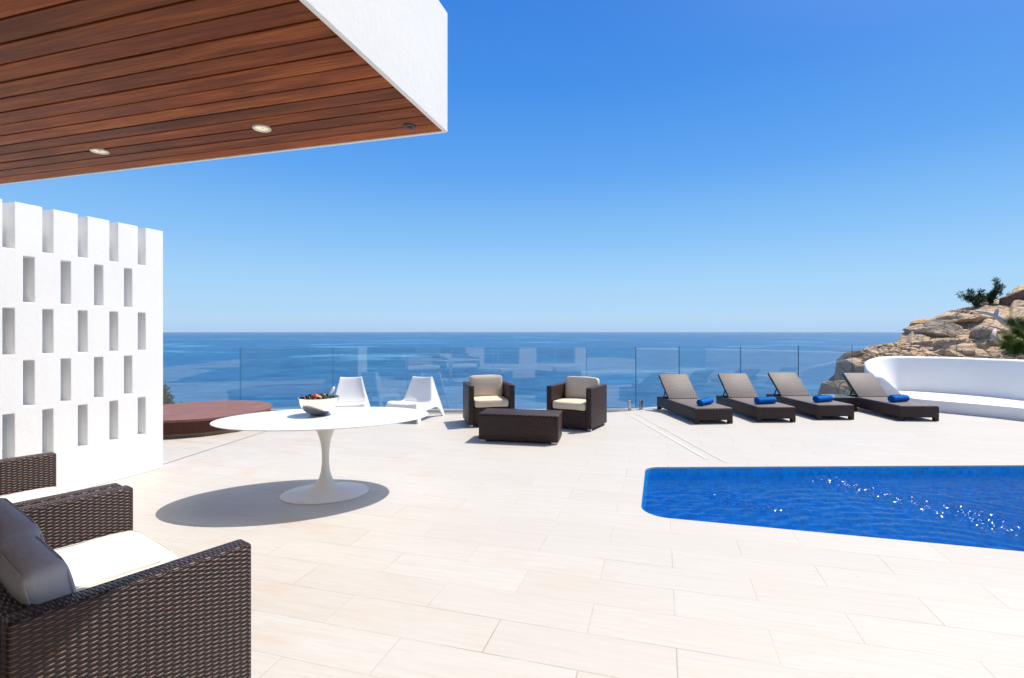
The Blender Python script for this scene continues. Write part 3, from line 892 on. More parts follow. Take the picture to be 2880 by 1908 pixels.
# ------------------------------------------------------------------ cushions
def cushion_bm(w, d, h, puff=0.02, bev=0.03, nx=14, ny=10, nz=4, sag=0.0):
    """soft box centred in x/y, z from 0 to h"""
    bm = bmesh.new(); bmesh.ops.create_cube(bm, size=2.0)
    bmesh.ops.subdivide_edges(bm, edges=[e for e in bm.edges if abs((e.verts[0].co - e.verts[1].co).x) > 1], cuts=nx, use_grid_fill=True)
    bmesh.ops.subdivide_edges(bm, edges=[e for e in bm.edges if abs((e.verts[0].co - e.verts[1].co).y) > 1], cuts=ny, use_grid_fill=True)
    bmesh.ops.subdivide_edges(bm, edges=[e for e in bm.edges if abs((e.verts[0].co - e.verts[1].co).z) > 1], cuts=nz, use_grid_fill=True)
    for v in bm.verts:
        x, y, z = v.co
        ex, ey, ez = abs(x), abs(y), abs(z)
        # superellipsoid rounding
        P_ = 16.0
        L = (ex ** P_ + ey ** P_ + ez ** P_) ** (1 / P_)
        k = 1 / max(L, 1e-6) * max(ex, ey, ez)
        x, y, z = x * k, y * k, z * k
        pf = (1 - ex ** 3) * (1 - ey ** 3)
        X, Y, Z = x * w / 2, y * d / 2, z * h / 2
        Z += math.copysign(1, z) * puff * pf if ez > 0.5 else 0
        pf2 = (1 - ex ** 4) * (1 - ez ** 2); Y += math.copysign(1, y) * puff * 0.5 * pf2 if ey > 0.9 else 0
        pf3 = (1 - ey ** 4) * (1 - ez ** 2); X += math.copysign(1, x) * puff * 0.5 * pf3 if ex > 0.9 else 0
        nn = noise.noise(Vector((X * 5 + w * 9, Y * 5, Z * 5))) * 0.006
        v.co = Vector((X, Y, Z + h / 2 + nn))
    return bm

def piping(bm, w, d, h, r=0.004, z=None):
    pts = []
    n = 40; P_ = 9.0
    for k in range(n + 1):
        t = 2 * PI * k / n
        c, s = math.cos(t), math.sin(t)
        L = (abs(c) ** P_ + abs(s) ** P_) ** (1 / P_)
        pts.append((c / L * w / 2 * 0.985, s / L * d / 2 * 0.985, z))
    add_tube(bm, pts, r, 6, cap=False)

# ------------------------------------------------------------------ wicker seats (armchairs, two-seat sofas)
def wicker_seat(name, label, cat, seats, inner, depth, height, arm, mat, group, loc, rotz, cush_m, back_m, back_top, lean=0.0, footh=0.035, backs=None):
    """local frame: front faces -y, origin at the base centre"""
    W = inner + 2 * arm
    root = thing(name, label, cat, loc, rotz, group)
    hy = depth / 2
    for s in (-1, 1):
        x0, x1 = (-W / 2, -W / 2 + arm) if s < 0 else (W / 2 - arm, W / 2)
        bm = bmesh.new(); add_box(bm, (x0, -hy, footh), (x1, hy, height), 0.014, 3); box_uv(bm)
        obj('arm', bm, mat, root, auto=50)
    bm = bmesh.new(); add_box(bm, (-inner / 2 + .001, hy - 0.09, footh + .002), (inner / 2 - .001, hy - 0.002, height - 0.004), 0.014, 3); box_uv(bm)
    obj('backrest', bm, mat, root, auto=50)
    bm = bmesh.new(); add_box(bm, (-inner / 2 + .001, -hy + 0.004, footh + .002), (inner / 2 - .001, hy - 0.092, 0.312), 0.01, 2); box_uv(bm)
    obj('seat_base', bm, mat, root, auto=50)
    cw = inner / seats
    for q in range(seats):
        xc = -inner / 2 + cw * (q + 0.5)
        bm = cushion_bm(cw - 0.012, depth - 0.09, 0.115, 0.010)
        piping(bm, cw - 0.012, depth - 0.09, 0.115, 0.0022, 0.112)
        o = obj('seat_cushion', bm, cush_m, root, auto=48); o.location = (xc, -0.050, 0.314)
    backs = backs or [(-inner / 2 + cw * q, -inner / 2 + cw * (q + 1), 0.0, 0.0) for q in range(seats)]
    for (b0, b1, dy_, dz_) in backs:
        cw = b1 - b0; xc = (b0 + b1) / 2
        hb = back_top - 0.42
        bm = cushion_bm(cw - 0.016, 0.13, hb, 0.012, nx=14, ny=4, nz=10)
        # bulge the faces instead of the ends
        for v in bm.verts:
            u = v.co.x / (cw / 2); zz = v.co.z / hb
            v.co.y *= 0.88 + 0.22 * (1 - u ** 4) * (1 - (2 * zz - 1) ** 4)
        for sg in (-0.055, 0.055):
            pp = []
            for k in range(41):
                t = 2 * PI * k / 40; c, s_ = math.cos(t), math.sin(t); L = (abs(c) ** 9 + abs(s_) ** 9) ** (1 / 9)
                pp.append((c / L * (cw - 0.016) / 2 * 0.985, sg, hb / 2 + s_ / L * hb / 2 * 0.985))
            add_tube(bm, pp, 0.0022, 6, cap=False)
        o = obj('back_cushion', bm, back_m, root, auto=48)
        o.location = (xc, hy - 0.168 + dy_, 0.425 + dz_); o.rotation_euler = (R(-lean), 0, 0)
    for sx in (-1, 1):
        for sy_ in (-1, 1):
            bm = bmesh.new(); add_box(bm, (-0.03, -0.025, 0.0), (0.03, 0.025, footh + .003), 0.003, 1)
            o = obj('foot', bm, M['aluminium'], root); o.location = (sx * (W / 2 - 0.05), sy_ * (hy - 0.06), 0)
    return root

# far armchairs (local -y is the front)
def rot_for(fx, fy): return math.atan2(fy, fx) + PI / 2
ch = wicker_seat('wicker_armchair', 'brown wicker armchair with cream cushions left of the far wicker coffee table', 'armchair', 1, 0.585, 0.72, 0.672, 0.09,
                 M['wicker_fine'], 'wicker armchairs by the glass', (-0.405, 8.67, 0), rot_for(0.225, -0.974), M['cushion'], M['cushion'], 0.775, 8)
dup(ch, (1.065, 8.37, 0), rot_for(-0.50, -0.866), 'brown wicker armchair turned to the left, right of the far wicker coffee table')
# coffee table
ct = thing('wicker_coffee_table', 'low rectangular brown wicker coffee table between the two armchairs', 'coffee table', (0.13, 7.33, 0), R(-11.5), None)
bm = bmesh.new(); add_box(bm, (-0.56, -0.255, 0.03), (0.56, 0.255, 0.372), 0.01, 2); box_uv(bm)
obj('body', bm, M['wicker_fine'], ct, auto=50)
bm = bmesh.new(); add_box(bm, (-0.566, -0.261, 0.373), (0.566, 0.261, 0.396), 0.009, 2); box_uv(bm)
obj('table_top', bm, M['wicker_fine'], ct, auto=50)
for sx in (-1, 1):
    for sy_ in (-1, 1):
        bm = bmesh.new(); add_box(bm, (-0.045, -0.025, 0), (0.045, 0.025, 0.03), 0.003, 1)
        o = obj('foot', bm, M['aluminium'], ct); o.location = (sx * 0.505, sy_ * 0.22, 0)

# near two-seat sofas; front faces (.585,.811)
F = Vector((0.585, 0.811)); Pp = Vector((-0.811, 0.585))
front_near = Vector((-1.092 * 1.0, 2.154))        # outer front corner of the nearest arm
W2, D2 = 1.41, 0.745
rz = rot_for(F.x, F.y)
c0 = front_near - F * D2 / 2 + Pp * W2 / 2
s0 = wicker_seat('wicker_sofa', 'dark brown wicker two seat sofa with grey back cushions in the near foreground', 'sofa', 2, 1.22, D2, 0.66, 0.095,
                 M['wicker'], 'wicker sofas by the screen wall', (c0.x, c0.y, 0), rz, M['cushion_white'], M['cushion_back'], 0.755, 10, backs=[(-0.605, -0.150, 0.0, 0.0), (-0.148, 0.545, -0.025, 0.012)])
c1 = c0 + Pp * (W2 + 0.012) - F * 0.02
dup(s0, (c1.x, c1.y, 0), rz, 'dark brown wicker sofa between the nearest sofa and the pierced wall, mostly out of frame')

# ------------------------------------------------------------------ sun loungers
def lounger(loc, rotz, label):
    W, L, H = 0.655, 1.70, 0.25
    root = thing('sun_lounger', label, 'sun lounger', loc, rotz, 'sun loungers in a row by the glass')
    # local: foot end at y=0, head towards +y
    bm = bmesh.new()
    t = 0.045
    add_box(bm, (-W / 2, 0, 0.06), (W / 2, t, H), 0.006, 2)
    add_box(bm, (-W / 2, L - t, 0.06), (W / 2, L, H), 0.006, 2)
    add_box(bm, (-W / 2, t + .001, 0.06), (-W / 2 + t, L - t - .001, H), 0.006, 2)
    add_box(bm, (W / 2 - t, t + .001, 0.06), (W / 2, L - t - .001, H), 0.006, 2)
    box_uv(bm)
    obj('frame', bm, M['wicker_fine'], root, auto=50)
    bm = bmesh.new(); add_box(bm, (-W / 2 + 0.012, 0.012, H + .001), (W / 2 - 0.012, 1.19, H + 0.014), 0.005, 2); box_uv(bm)
    obj('seat', bm, M['wicker_pale'], root, auto=50)
    for sx in (-1, 1):
        for y0 in (0.0, L - 0.07):
            bm = bmesh.new(); add_box(bm, (-0.035, 0, 0), (0.035, 0.07, 0.0595), 0.003, 1); box_uv(bm)
            o = obj('leg', bm, M['wicker_fine'], root); o.location = (sx * (W / 2 - 0.036), y0 + (.001 if y0 == 0 else -.001), 0)
    bm = bmesh.new(); add_box(bm, (-0.288, 0, -0.012), (0.288, 0.66, 0.012), 0.006, 2); box_uv(bm)
    br = obj('backrest', bm, M['wicker_pale'], root, auto=50); br.location = (0, 1.195, H + 0.012); br.rotation_euler = (R(40), 0, 0)
    bm = bmesh.new()
    add_box(bm, (-0.291, 0.0, -0.034), (-0.262, 0.655, -0.013)); add_box(bm, (0.262, 0.0, -0.034), (0.291, 0.655, -0.013)); add_box(bm, (-0.261, 0.62, -0.034), (0.261, 0.655, -0.013))
    obj('back_frame', bm, M['dark_void'], br)
    for sx in (-1, 1):
        bm = bmesh.new()
        add_tube(bm, [(sx * 0.276, 1.195 + 0.26 * math.cos(R(40)), H + 0.26 * math.sin(R(40)) - .01), (sx * 0.276, 1.195 + 0.30, H - 0.02)], 0.011, 8)
        obj('strut', bm, M['dark_void'], root)
    return root
L0 = lounger((3.38, 8.555, 0), R(5.5), 'brown woven sun lounger nearest the armchairs, leftmost of the row')
dup(L0, (4.505, 8.71, 0), R(1.0), 'second sun lounger from the armchairs, glass joint behind its raised backrest')
dup(L0, (5.67, 8.955, 0), R(2.0), 'third sun lounger, the low side table standing on its right')
dup(L0, (7.03, 8.83, 0), R(-2.5), 'sun lounger beside the curved white bench, rightmost of the row')
st = thing('side_table', 'low brown wicker side table with a glass top between two loungers', 'side table', (6.44, 10.13, 0), R(-2))
bm = bmesh.new(); add_box(bm, (-0.225, -0.26, 0.05), (0.225, 0.26, 0.262), 0.006, 2); box_uv(bm); obj('body', bm, M['wicker_fine'], st, auto=50)
bm = bmesh.new(); add_box(bm, (-0.222, -0.257, 0.2625), (0.222, 0.257, 0.271), 0.002, 1); obj('glass_top', bm, M['side_glass'], st)
for sx in (-1, 1):
    for sy_ in (-1, 1):
        bm = bmesh.new(); add_box(bm, (-0.03, -0.03, 0), (0.03, 0.03, 0.0495), 0.003, 1); box_uv(bm)
        o = obj('leg', bm, M['wicker_fine'], st); o.location = (sx * 0.193, sy_ * 0.227, 0)

def towel(loc, ang, label, ln=0.40, r=0.062):
    bm = bmesh.new()
    # spiral roll
    n = 150; turns = 4.2
    ring = []
    for k in range(n + 1):
        t = k / n
        rad = r * (0.12 + 0.88 * t); th = turns * 2 * PI * t
        ring.append((rad * math.cos(th), rad * math.sin(th)))
    cols = 12
    vs_ = []
    for i in range(cols + 1):
        u = i / cols
        row = []
        for k, (a, b) in enumerate(ring):
            x = -ln / 2 + ln * u + 0.012 * noise.noise(Vector((k * 0.05, u * 4, ang))) * (1 if i in (0, cols) else 0.2)
            sq = 1.0 + 0.05 * noise.noise(Vector((u * 5, k * 0.02, ang)))
            row.append(bm.verts.new((x, a * sq, b * sq * 0.95)))
        vs_.append(row)
    for i in range(cols):
        for k in range(n):
            bm.faces.new([vs_[i][k], vs_[i + 1][k], vs_[i + 1][k + 1], vs_[i][k + 1]])
    o = obj('towel', bm, M['towel'], smooth=True)
    md = o.modifiers.new('thick', 'SOLIDIFY'); md.thickness = 0.007; md.offset = 0
    o.location = (loc[0], loc[1], 0.265 + r * 0.95); o.rotation_euler = (0, 0, ang)
    tag(o, label, 'towel', 'rolled blue towels on the loungers')
towel((3.38, 8.95), R(44), 'rolled blue towel on the leftmost sun lounger', 0.43, 0.057)
towel((4.49, 9.07), R(17), 'rolled blue towel on the second lounger from the armchairs', 0.38, 0.064)
towel((5.66, 9.31), R(24), 'rolled blue towel on the lounger left of the side table')
towel((7.05, 9.33), R(22), 'rolled blue towel on the lounger beside the curved bench', 0.42, 0.066)

# ------------------------------------------------------------------ white moulded chairs
def plastic_chair(loc, rotz, label):
    root = thing('plastic_chair', label, 'chair', loc, rotz, 'white moulded plastic chairs')
    prof = [(-0.415, 0.262), (-0.412, 0.300), (-0.385, 0.322), (-0.30, 0.322), (-0.18, 0.305), (-0.05, 0.285), (0.05, 0.275), (0.115, 0.285), (0.155, 0.325), (0.195, 0.40), (0.235, 0.50), (0.272, 0.60), (0.300, 0.68), (0.312, 0.712), (0.325, 0.718)]
    def hw(z): # half width with height (feet wide, top narrow)
        zz = [0.0, 0.15, 0.30, 0.45, 0.60, 0.72]; ww = [0.365, 0.328, 0.288, 0.245, 0.212, 0.188]
        return float(np.interp(z, zz, ww))
    def shell(pr, name, cuts=16):
        bm = bmesh.new(); rows = []
        for (y, z) in pr:
            row = []
            for k in range(cuts + 1):
                u = -1 + 2 * k / cuts
                dish = 0.022 * (u ** 4 - 0.3)          # raised rims
                w = hw(z)
                yy = y - (0.018 * u * u if z > 0.36 else 0)
                zz = z + (dish if z < 0.36 else 0) - (0.012 * (1 - u * u) if z > 0.705 else 0)
                if z > 0.36: yy -= dish * 0.8
                row.append(bm.verts.new((u * w, yy, zz)))
            rows.append(row)
        for A, B in zip(rows, rows[1:]):
            for k in range(cuts): bm.faces.new([A[k], A[k + 1], B[k + 1], B[k]])
        fix_normals(bm)
        o = obj(name, bm, M['plastic'], root, smooth=True)
        md = o.modifiers.new('thick', 'SOLIDIFY'); md.thickness = 0.012; md.offset = 0
        sb = o.modifiers.new('sub', 'SUBSURF'); sb.levels = 1; sb.render_levels = 1
        return o
    shell(prof[:8], 'seat'); shell(prof[7:], 'backrest')
    # side frames: one flowing panel each with an arch between front and rear foot
    outer = [(-0.475, 0.0), (-0.455, 0.10), (-0.432, 0.20), (-0.415, 0.285), (-0.385, 0.330), (-0.30, 0.332), (-0.18, 0.316), (-0.05, 0.297), (0.05, 0.288), (0.11, 0.298), (0.145, 0.335), (0.182, 0.405), (0.222, 0.50), (0.258, 0.60), (0.288, 0.68), (0.305, 0.718),
             (0.352, 0.715), (0.385, 0.60), (0.420, 0.45), (0.452, 0.28), (0.478, 0.14), (0.500, 0.0)]
    inner = [(0.430, 0.0), (0.385, 0.10), (0.325, 0.165), (0.24, 0.19), (0.12, 0.185), (0.0, 0.175), (-0.13, 0.172), (-0.24, 0.16), (-0.31, 0.125), (-0.35, 0.07), (-0.375, 0.0)]
    poly = outer + inner
    for s in (-1, 1):
        bm = bmesh.new()
        vs2 = [Vector((y, z, 0)) for y, z in poly]
        tris = tessellate_polygon([vs2])
        def X(y, z): return s * hw(z)
        A = [bm.verts.new((X(y, z), y, z)) for y, z in poly]
        B = [bm.verts.new((X(y, z) - s * 0.030, y, z)) for y, z in poly]
        for t in tris:
            bm.faces.new([A[k] for k in t]); bm.faces.new([B[k] for k in reversed(t)])
        for i in range(len(poly)):
            j = (i + 1) % len(poly); bm.faces.new([A[i], A[j], B[j], B[i]])
        fix_normals(bm)
        obj('side_frame', bm, M['plastic'], root)
    # front apron with three slots and a rear one behind the back
    xs_ = [-1, -0.72, -0.56, -0.28, -0.10, 0.10, 0.28, 0.56, 0.72, 1]
    zs_ = [0.115, 0.165, 0.215, 0.275]
    bm = cell_solid(xs_, zs_, lambda i, k: not (k == 1 and i in (2, 4, 6)), 0, 0.014)
    for v in bm.verts:
        z = v.co.z
        v.co.x *= hw(z) - 0.030
        v.co.y += float(np.interp(z, [0.1, 0.2, 0.285], [-0.452, -0.430, -0.413]))
    bmesh.ops.bevel(bm, geom=[e for e in bm.edges if e.calc_face_angle(0) > 1.0], offset=0.003, segments=1, affect='EDGES')
    obj('apron', bm, M['plastic'], root)
    return root
pc = plastic_chair((-2.87, 9.02, 0), rot_for(0.20, -0.98), 'white plastic chair standing behind the fruit bowl, facing the house')
dup(pc, (-1.75, 9.10, 0), rot_for(-0.33, -0.94), 'white plastic chair turned to the left, beside the left wicker armchair')

# ------------------------------------------------------------------ curved masonry bench
bench = thing('curved_bench', 'curved white masonry bench with a high rounded back below the rocks', 'bench', (8.8, 9.8, 0))
bo = Vector((8.8, 9.8, 0))
ctrl = [(8.10, 10.62), (8.18, 10.96), (8.38, 11.30), (8.72, 11.48), (9.08, 11.32), (9.42, 10.98), (9.78, 10.35), (9.86, 9.6), (9.72, 8.7), (9.35, 7.7), (8.9, 6.9)]
def spline(ctrl, n):
    pts = [Vector(c) for c in ctrl]; out = []
    P_ = [pts[0] * 2 - pts[1]] + pts + [pts[-1] * 2 - pts[-2]]
    for i in range(1, len(P_) - 2):
        for k in range(n):
            t = k / n; p0, p1, p2, p3 = P_[i - 1:i + 3]
            out.append(0.5 * ((2 * p1) + (-p0 + p2) * t + (2 * p0 - 5 * p1 + 4 * p2 - p3) * t * t + (-p0 + 3 * p1 - 3 * p2 + p3) * t ** 3))
    out.append(pts[-1]); return out
path = spline(ctrl, 8)
arc = [0.0]
for a, b in zip(path, path[1:]): arc.append(arc[-1] + (b - a).length)
bm = bmesh.new(); rows = []
for i, p in enumerate(path):
    d = (path[min(i + 1, len(path) - 1)] - path[max(i - 1, 0)]).normalized()
    nrm = Vector((-d.y, d.x))            # outward, away from the seat
    s = arc[i]
    # wing end: top drops and the slab gets thin
    e = min(1.0, s / 1.35); hh = 0.56 + 0.41 * math.sin(e * PI / 2) ** 0.8
    flare = 0.20 + 0.10 * (1 - e)
    row = []
    prof = [(0.0, -0.01), (0.0, 0.20)]
    for t in (0.12, 0.3, 0.5, 0.75, 1.0):
        prof.append((flare * t * (0.75 + 0.25 * t), 0.22 + (hh - 0.22 - 0.045) * t))
    o_ = prof[-1][0]
    for q in range(1, 8):
        th = PI - PI * q / 8
        prof.append((o_ + 0.12 + 0.12 * math.cos(th), hh - 0.045 + 0.055 * math.sin(th)))
    prof += [(o_ + 0.24, hh - 0.10), (o_ + 0.22, 0.3), (o_ + 0.20, -0.6)]
    for (off, z) in prof:
        q = p + nrm * off
        row.append(bm.verts.new((q.x - bo.x, q.y - bo.y, z + 0.006 * noise.noise(Vector((q.x * 2, q.y * 2, z * 3))))))
    rows.append(row)
for A, B in zip(rows, rows[1:]):
    for k in range(len(A) - 1): bm.faces.new([A[k], B[k], B[k + 1], A[k + 1]])
bm.faces.new(rows[0]); bm.faces.new(list(reversed(rows[-1])))
fix_normals(bm)
obj('bench_back', bm, M['plaster'], bench, auto=60)
fr = spline([(8.08, 10.60), (7.97, 10.25), (8.02, 10.02), (8.184, 9.79), (8.56, 9.30), (8.80, 8.90), (8.95, 8.4), (8.95, 7.6), (8.86, 6.9)], 8)
poly = [(q.x - bo.x, q.y - bo.y) for q in fr] + [(q.x - bo.x, q.y - bo.y) for q in reversed([p + 0 * p for p in path])]
bm = bmesh.new()
pv = [Vector((x, y, 0)) for x, y in poly]
T_ = [bm.verts.new((x, y, 0.217)) for x, y in poly]
for t in tessellate_polygon([pv]):
    try: bm.faces.new([T_[k] for k in t])
    except ValueError: pass
nf = len(fr)
E1 = [bm.verts.new((x, y - 0.004, 0.195)) for x, y in poly[:nf]]
E2 = [bm.verts.new((x, y, -0.01)) for x, y in poly[:nf]]
for i in range(nf - 1):
    bm.faces.new([T_[i], T_[i + 1], E1[i + 1], E1[i]]); bm.faces.new([E1[i], E1[i + 1], E2[i + 1], E2[i]])
fix_normals(bm)
bm.normal_update()
for f in bm.faces:
    if abs(f.normal.z) > .9 and f.normal.z < 0: f.normal_flip()
obj('bench_seat', bm, M['plaster'], bench)

# ------------------------------------------------------------------ rocks
def px(u, v, d): return Vector(((u - 1440) / 1440 * d, d, 1.55 + (931 - v) / 1440 * d))
# surveyed skyline of the outcrop as real points (x, y, z)
sky_pts = [px(2322, 1230, 12.8), px(2324, 1130, 12.7), px(2330, 1066, 12.7), px(2348, 1050, 12.7), px(2353, 1010, 12.6), px(2378, 990, 12.4), px(2420, 983, 12.6), px(2472, 967, 13.0),
           px(2525, 961, 13.4), px(2535, 938, 13.6), px(2552, 926, 13.8), px(2562, 903, 14.0), px(2580, 898, 14.1), px(2620, 893, 14.3), px(2668, 873, 14.6), px(2710, 864, 14.9), px(2747, 855, 15.1), px(2772, 843, 15.3), px(2838, 838, 15.5), px(2850, 812, 15.6), px(2866, 801, 15.6), px(2950, 800, 15.6), px(3150, 800, 15.4), px(3500, 820, 15), px(4200, 850, 14)]
foot_pts = [px(2322, 1330, 12.3), px(2324, 1320, 12.3), px(2330, 1300, 12.3), px(2348, 1280, 12.3), px(2353, 1240, 12.3), px(2378, 1200, 12.2), px(2420, 1120, 12.2), px(2472, 1060, 12.1),
            px(2525, 1030, 12.2), px(2535, 1025, 12.2), px(2552, 1022, 12.15), px(2562, 1022, 12.1), px(2580, 1022, 12.05), px(2620, 1022, 11.95), px(2668, 1022, 11.8), px(2710, 1022, 11.6), px(2747, 1022, 11.5), px(2772, 1024, 11.35), px(2838, 1028, 11.1), px(2850, 1028, 11.0), px(2866, 1030, 10.95), px(2950, 1035, 10.6), px(3150, 1040, 9.9), px(3500, 1050, 9.0), px(4200, 1050, 7.9)]
def lerp_list(L, t):
    t = t * (len(L) - 1); i = min(int(t), len(L) - 2); return L[i].lerp(L[i + 1], t - i)
bm = bmesh.new()
NU, NV = 300, 110
grid = []
for i in range(NU + 1):
    tu = i / NU
    a = lerp_list(foot_pts, tu); b = lerp_list(sky_pts, tu)
    back = b + Vector((6.5, 6.0, -b.z - 4.0))
    row = []
    for j in range(NV + 1):
        t = j / NV * 1.5
        if t <= 1.0:
            k = t
            hz = k ** 0.78
            p = Vector((a.x + (b.x - a.x) * k, a.y + (b.y - a.y) * k, a.z + (b.z - a.z) * hz))
            fade = min(1.0, (1 - t) * 7 + 0.12)
        else:
            k = (t - 1) / 0.5
            p = b.lerp(back, k); fade = min(1.0, 0.12 + k * 3)
        q = p * 0.9
        n1 = noise.fractal(Vector((q.x, q.y, q.z * 1.8)), 0.9, 2.1, 5)
        cell = noise.voronoi(Vector((p.x * 0.9, p.y * 0.9, p.z * 2.0)))[0]
        blk = noise.cell(Vector((p.x * 1.6 + n1, p.y * 1.3, p.z * 3.2)))
        led = math.sin(p.z * 9 + p.x * 1.3 + 2 * n1)
        disp = 0.16 * n1 + 0.20 * (0.35 - min(cell[1] - cell[0], 0.6)) * -1 + 0.07 * blk + 0.05 * led
        dv = Vector((-0.15, -0.75, 0.55)) * disp * fade
        row.append(bm.verts.new(p + dv))
    grid.append(row)
for i in range(NU):
    for j in range(NV):
        bm.faces.new([grid[i][j], grid[i + 1][j], grid[i + 1][j + 1], grid[i][j + 1]])
fix_normals(bm)
struct('rocky_hill', bm, M['rock'], auto=35)

def rock_bm(size, seed, cuts=16, sub=4, rough=0.05):
    rg = random.Random(seed)
    bm = bmesh.new(); bmesh.ops.create_icosphere(bm, subdivisions=sub, radius=1.0)
    planes = []
    for k in range(cuts):
        n_ = Vector((rg.gauss(0, 1), rg.gauss(0, 1), rg.gauss(0, 1))).normalized(); planes.append((n_, rg.uniform(0.5, 0.82)))
    for v in bm.verts:
        p = v.co.copy()
        for n_, d in planes:
            e = p.dot(n_) - d
            if e > 0: p -= n_ * e
        p += p.normalized() * (rough * noise.fractal(p * 2.2 + Vector((seed, 0, 0)), 0.8, 2.0, 4))
        v.co = Vector((p.x * size[0], p.y * size[1], p.z * size[2]))
    return bm
def boulder(c, size, seed, label, mat, rot=(0, 0, 0), cuts=16):
    o = obj('boulder', rock_bm(size, seed, cuts), mat, auto=30)
    o.location = c; o.rotation_euler = rot
    tag(o, label, 'boulder', 'boulders on the rocky slope')
boulder(px(2412, 1062, 12.35), (0.50, 0.5, 0.72), 5, 'grey pointed boulder at the left end of the outcrop behind the lounger', M['rock_grey'], (0.1, 0.2, 0.3))
boulder(px(2352, 1098, 12.15), (0.27, 0.4, 0.45), 9, 'small rounded brown boulder lowest at the left edge of the outcrop', M['bronze_rock'], (0, 0, 1))
boulder(px(2590, 938, 13.4), (0.52, 0.5, 0.40), 21, 'blocky brown boulder crowning the middle of the rocky skyline', M['bronze_rock'], (0.1, 0.25, 0.2))
boulder(px(2668, 950, 13.1), (0.85, 0.45, 0.36), 33, 'long slanting brown slab lying right of the blocky boulder', M['rock_grey'], (0.0, 0.42, 0.1), 12)
boulder(px(2705, 902, 13.7), (0.95, 0.6, 0.22), 41, 'flat pale slab lying below the dark shrubs', M['rock'], (-0.15, 0.02, 0.1), 12)
boulder(px(2765, 962, 12.4), (0.33, 0.35, 0.42), 47, 'smooth grey brown boulder standing behind the low stone wall', M['rock_grey'], (0, 0, 0.4), 8)
boulder(px(2884, 852, 14.4), (0.50, 0.6, 0.68), 53, 'reddish crag with shade in its colour, overhanging at the right edge of the photo', M['crag'], (0.25, -0.3, 0.5))
boulder(px(2712, 990, 11.95), (0.18, 0.2, 0.13), 61, 'small yellowish stone just above the bench back', M['rock'], (0, 0, 0.2), 12)
boulder(px(2660, 996, 12.05), (0.30, 0.25, 0.13), 67, 'flat brown stone on the rubble behind the bench', M['bronze_rock'], (0, 0.2, 0.5), 12)
# rubble on the slope: uncountable
bm = bmesh.new(); rg = random.Random(5)
for k in range(230):
    u = rg.uniform(2430, 2745); t = rg.random()
    sv = np.interp(u, [2430, 2472, 2525, 2600, 2745], [985, 972, 967, 975, 975])
    v = sv + (1012 - sv) * t
    d = 13.1 - 1.1 * t - (u - 2430) / 315 * 0.25 - 0.12
    r = rg.uniform(0.03, 0.10) * (1.6 if rg.random() < 0.15 else 1)
    tb = rock_bm((r * rg.uniform(.8, 1.5), r, r * rg.uniform(.5, .9)), k + 100, 9, 2, 0.08)
    merge(bm, tb, 0, Matrix.Translation(px(u, v, d)) @ Matrix.Rotation(rg.uniform(0, 3), 4, 'Z') @ Matrix.Rotation(rg.uniform(-.5, .5), 4, 'X'))
o = obj('rubble', bm, M['rock'], auto=30); tag(o, 'loose tan rubble strewn over the slope behind the bench', 'rubble', kind='stuff')
# low dry stone wall at the right
sw = bmesh.new(); rg = random.Random(8)
a, b = px(2735, 1003, 11.35), px(3120, 1012, 9.7)
for lvl in range(3):
    s = 0.0; Lw = (b - a).length
    while s < Lw:
        w = rg.uniform(0.16, 0.34)
        c = a.lerp(b, min(1, (s + w / 2) / Lw)); c.z += -0.22 + lvl * 0.115
        tb = rock_bm((w * 0.54, 0.14, 0.066), rg.randint(0, 9999), 14, 3, 0.04)
        dvec = b - a
        merge(sw, tb, 0, Matrix.Translation(c) @ Matrix.Rotation(math.atan2(dvec.y, dvec.x), 4, 'Z'))
        s += w * 0.98
o = obj('stone_wall', sw, M['rock_grey'], auto=30); tag(o, 'low dry stone wall behind the right part of the bench', 'wall')

# ------------------------------------------------------------------ plants
def needle_cloud(bm, c, rad, n, ln, w, rg, up=0.3, squash=1.0):
    for k in range(n):
        d = Vector((rg.gauss(0, 1), rg.gauss(0, 1), rg.gauss(0, 1))).normalized()
        p = c + Vector((d.x * rad, d.y * rad, d.z * rad * squash)) * rg.random() ** 0.45
        q = (d + Vector((rg.gauss(0, .5), rg.gauss(0, .5), rg.gauss(0, .5) + up))).normalized()
        s = q.orthogonal().normalized()
        s = Matrix.Rotation(rg.random() * 6.28, 3, q) @ s
        l = ln * rg.uniform(0.6, 1.3)
        a = p - s * w / 2; b = p + s * w / 2; e = p + q * l
        m1 = p + q * l * 0.55 + s * w * 0.5; m0 = p + q * l * 0.55 - s * w * 0.5
        bm.faces.new([bm.verts.new(x) for x in (a, b, m1, e, m0)])
def shrub(base, tips, label, leaf, rg, cat='shrub', rad=0.16, n=420, ln=0.06, w=0.012, group=None, name='shrub'):
    root = thing(name, label, cat, base, 0, group)
    bm = bmesh.new(); fm = bmesh.new()
    for tp in tips:
        tp = Vector(tp[:3]) - Vector(base); rr = rad
        mid = tp * 0.5 + Vector((rg.uniform(-.06, .06), rg.uniform(-.06, .06), -0.04))
        add_tube(bm, [Vector((0, 0, -0.08)), mid, tp], [0.022, 0.014, 0.005], 6)
        for q in range(7):
            t = 0.45 + 0.55 * q / 6
            c = (Vector((0, 0, 0)).lerp(mid, t * 2) if t < .5 else mid.lerp(tp, t * 2 - 1)) + Vector((rg.uniform(-1, 1), rg.uniform(-1, 1), rg.uniform(-1, 1))) * rr * 0.5
            needle_cloud(fm, c, rr * rg.uniform(0.45, 0.8), n // 7, ln, w, rg)
    obj('stem', bm, M['bark'], root, smooth=True); obj('foliage', fm, leaf, root)
    return root
rg = random.Random(21)
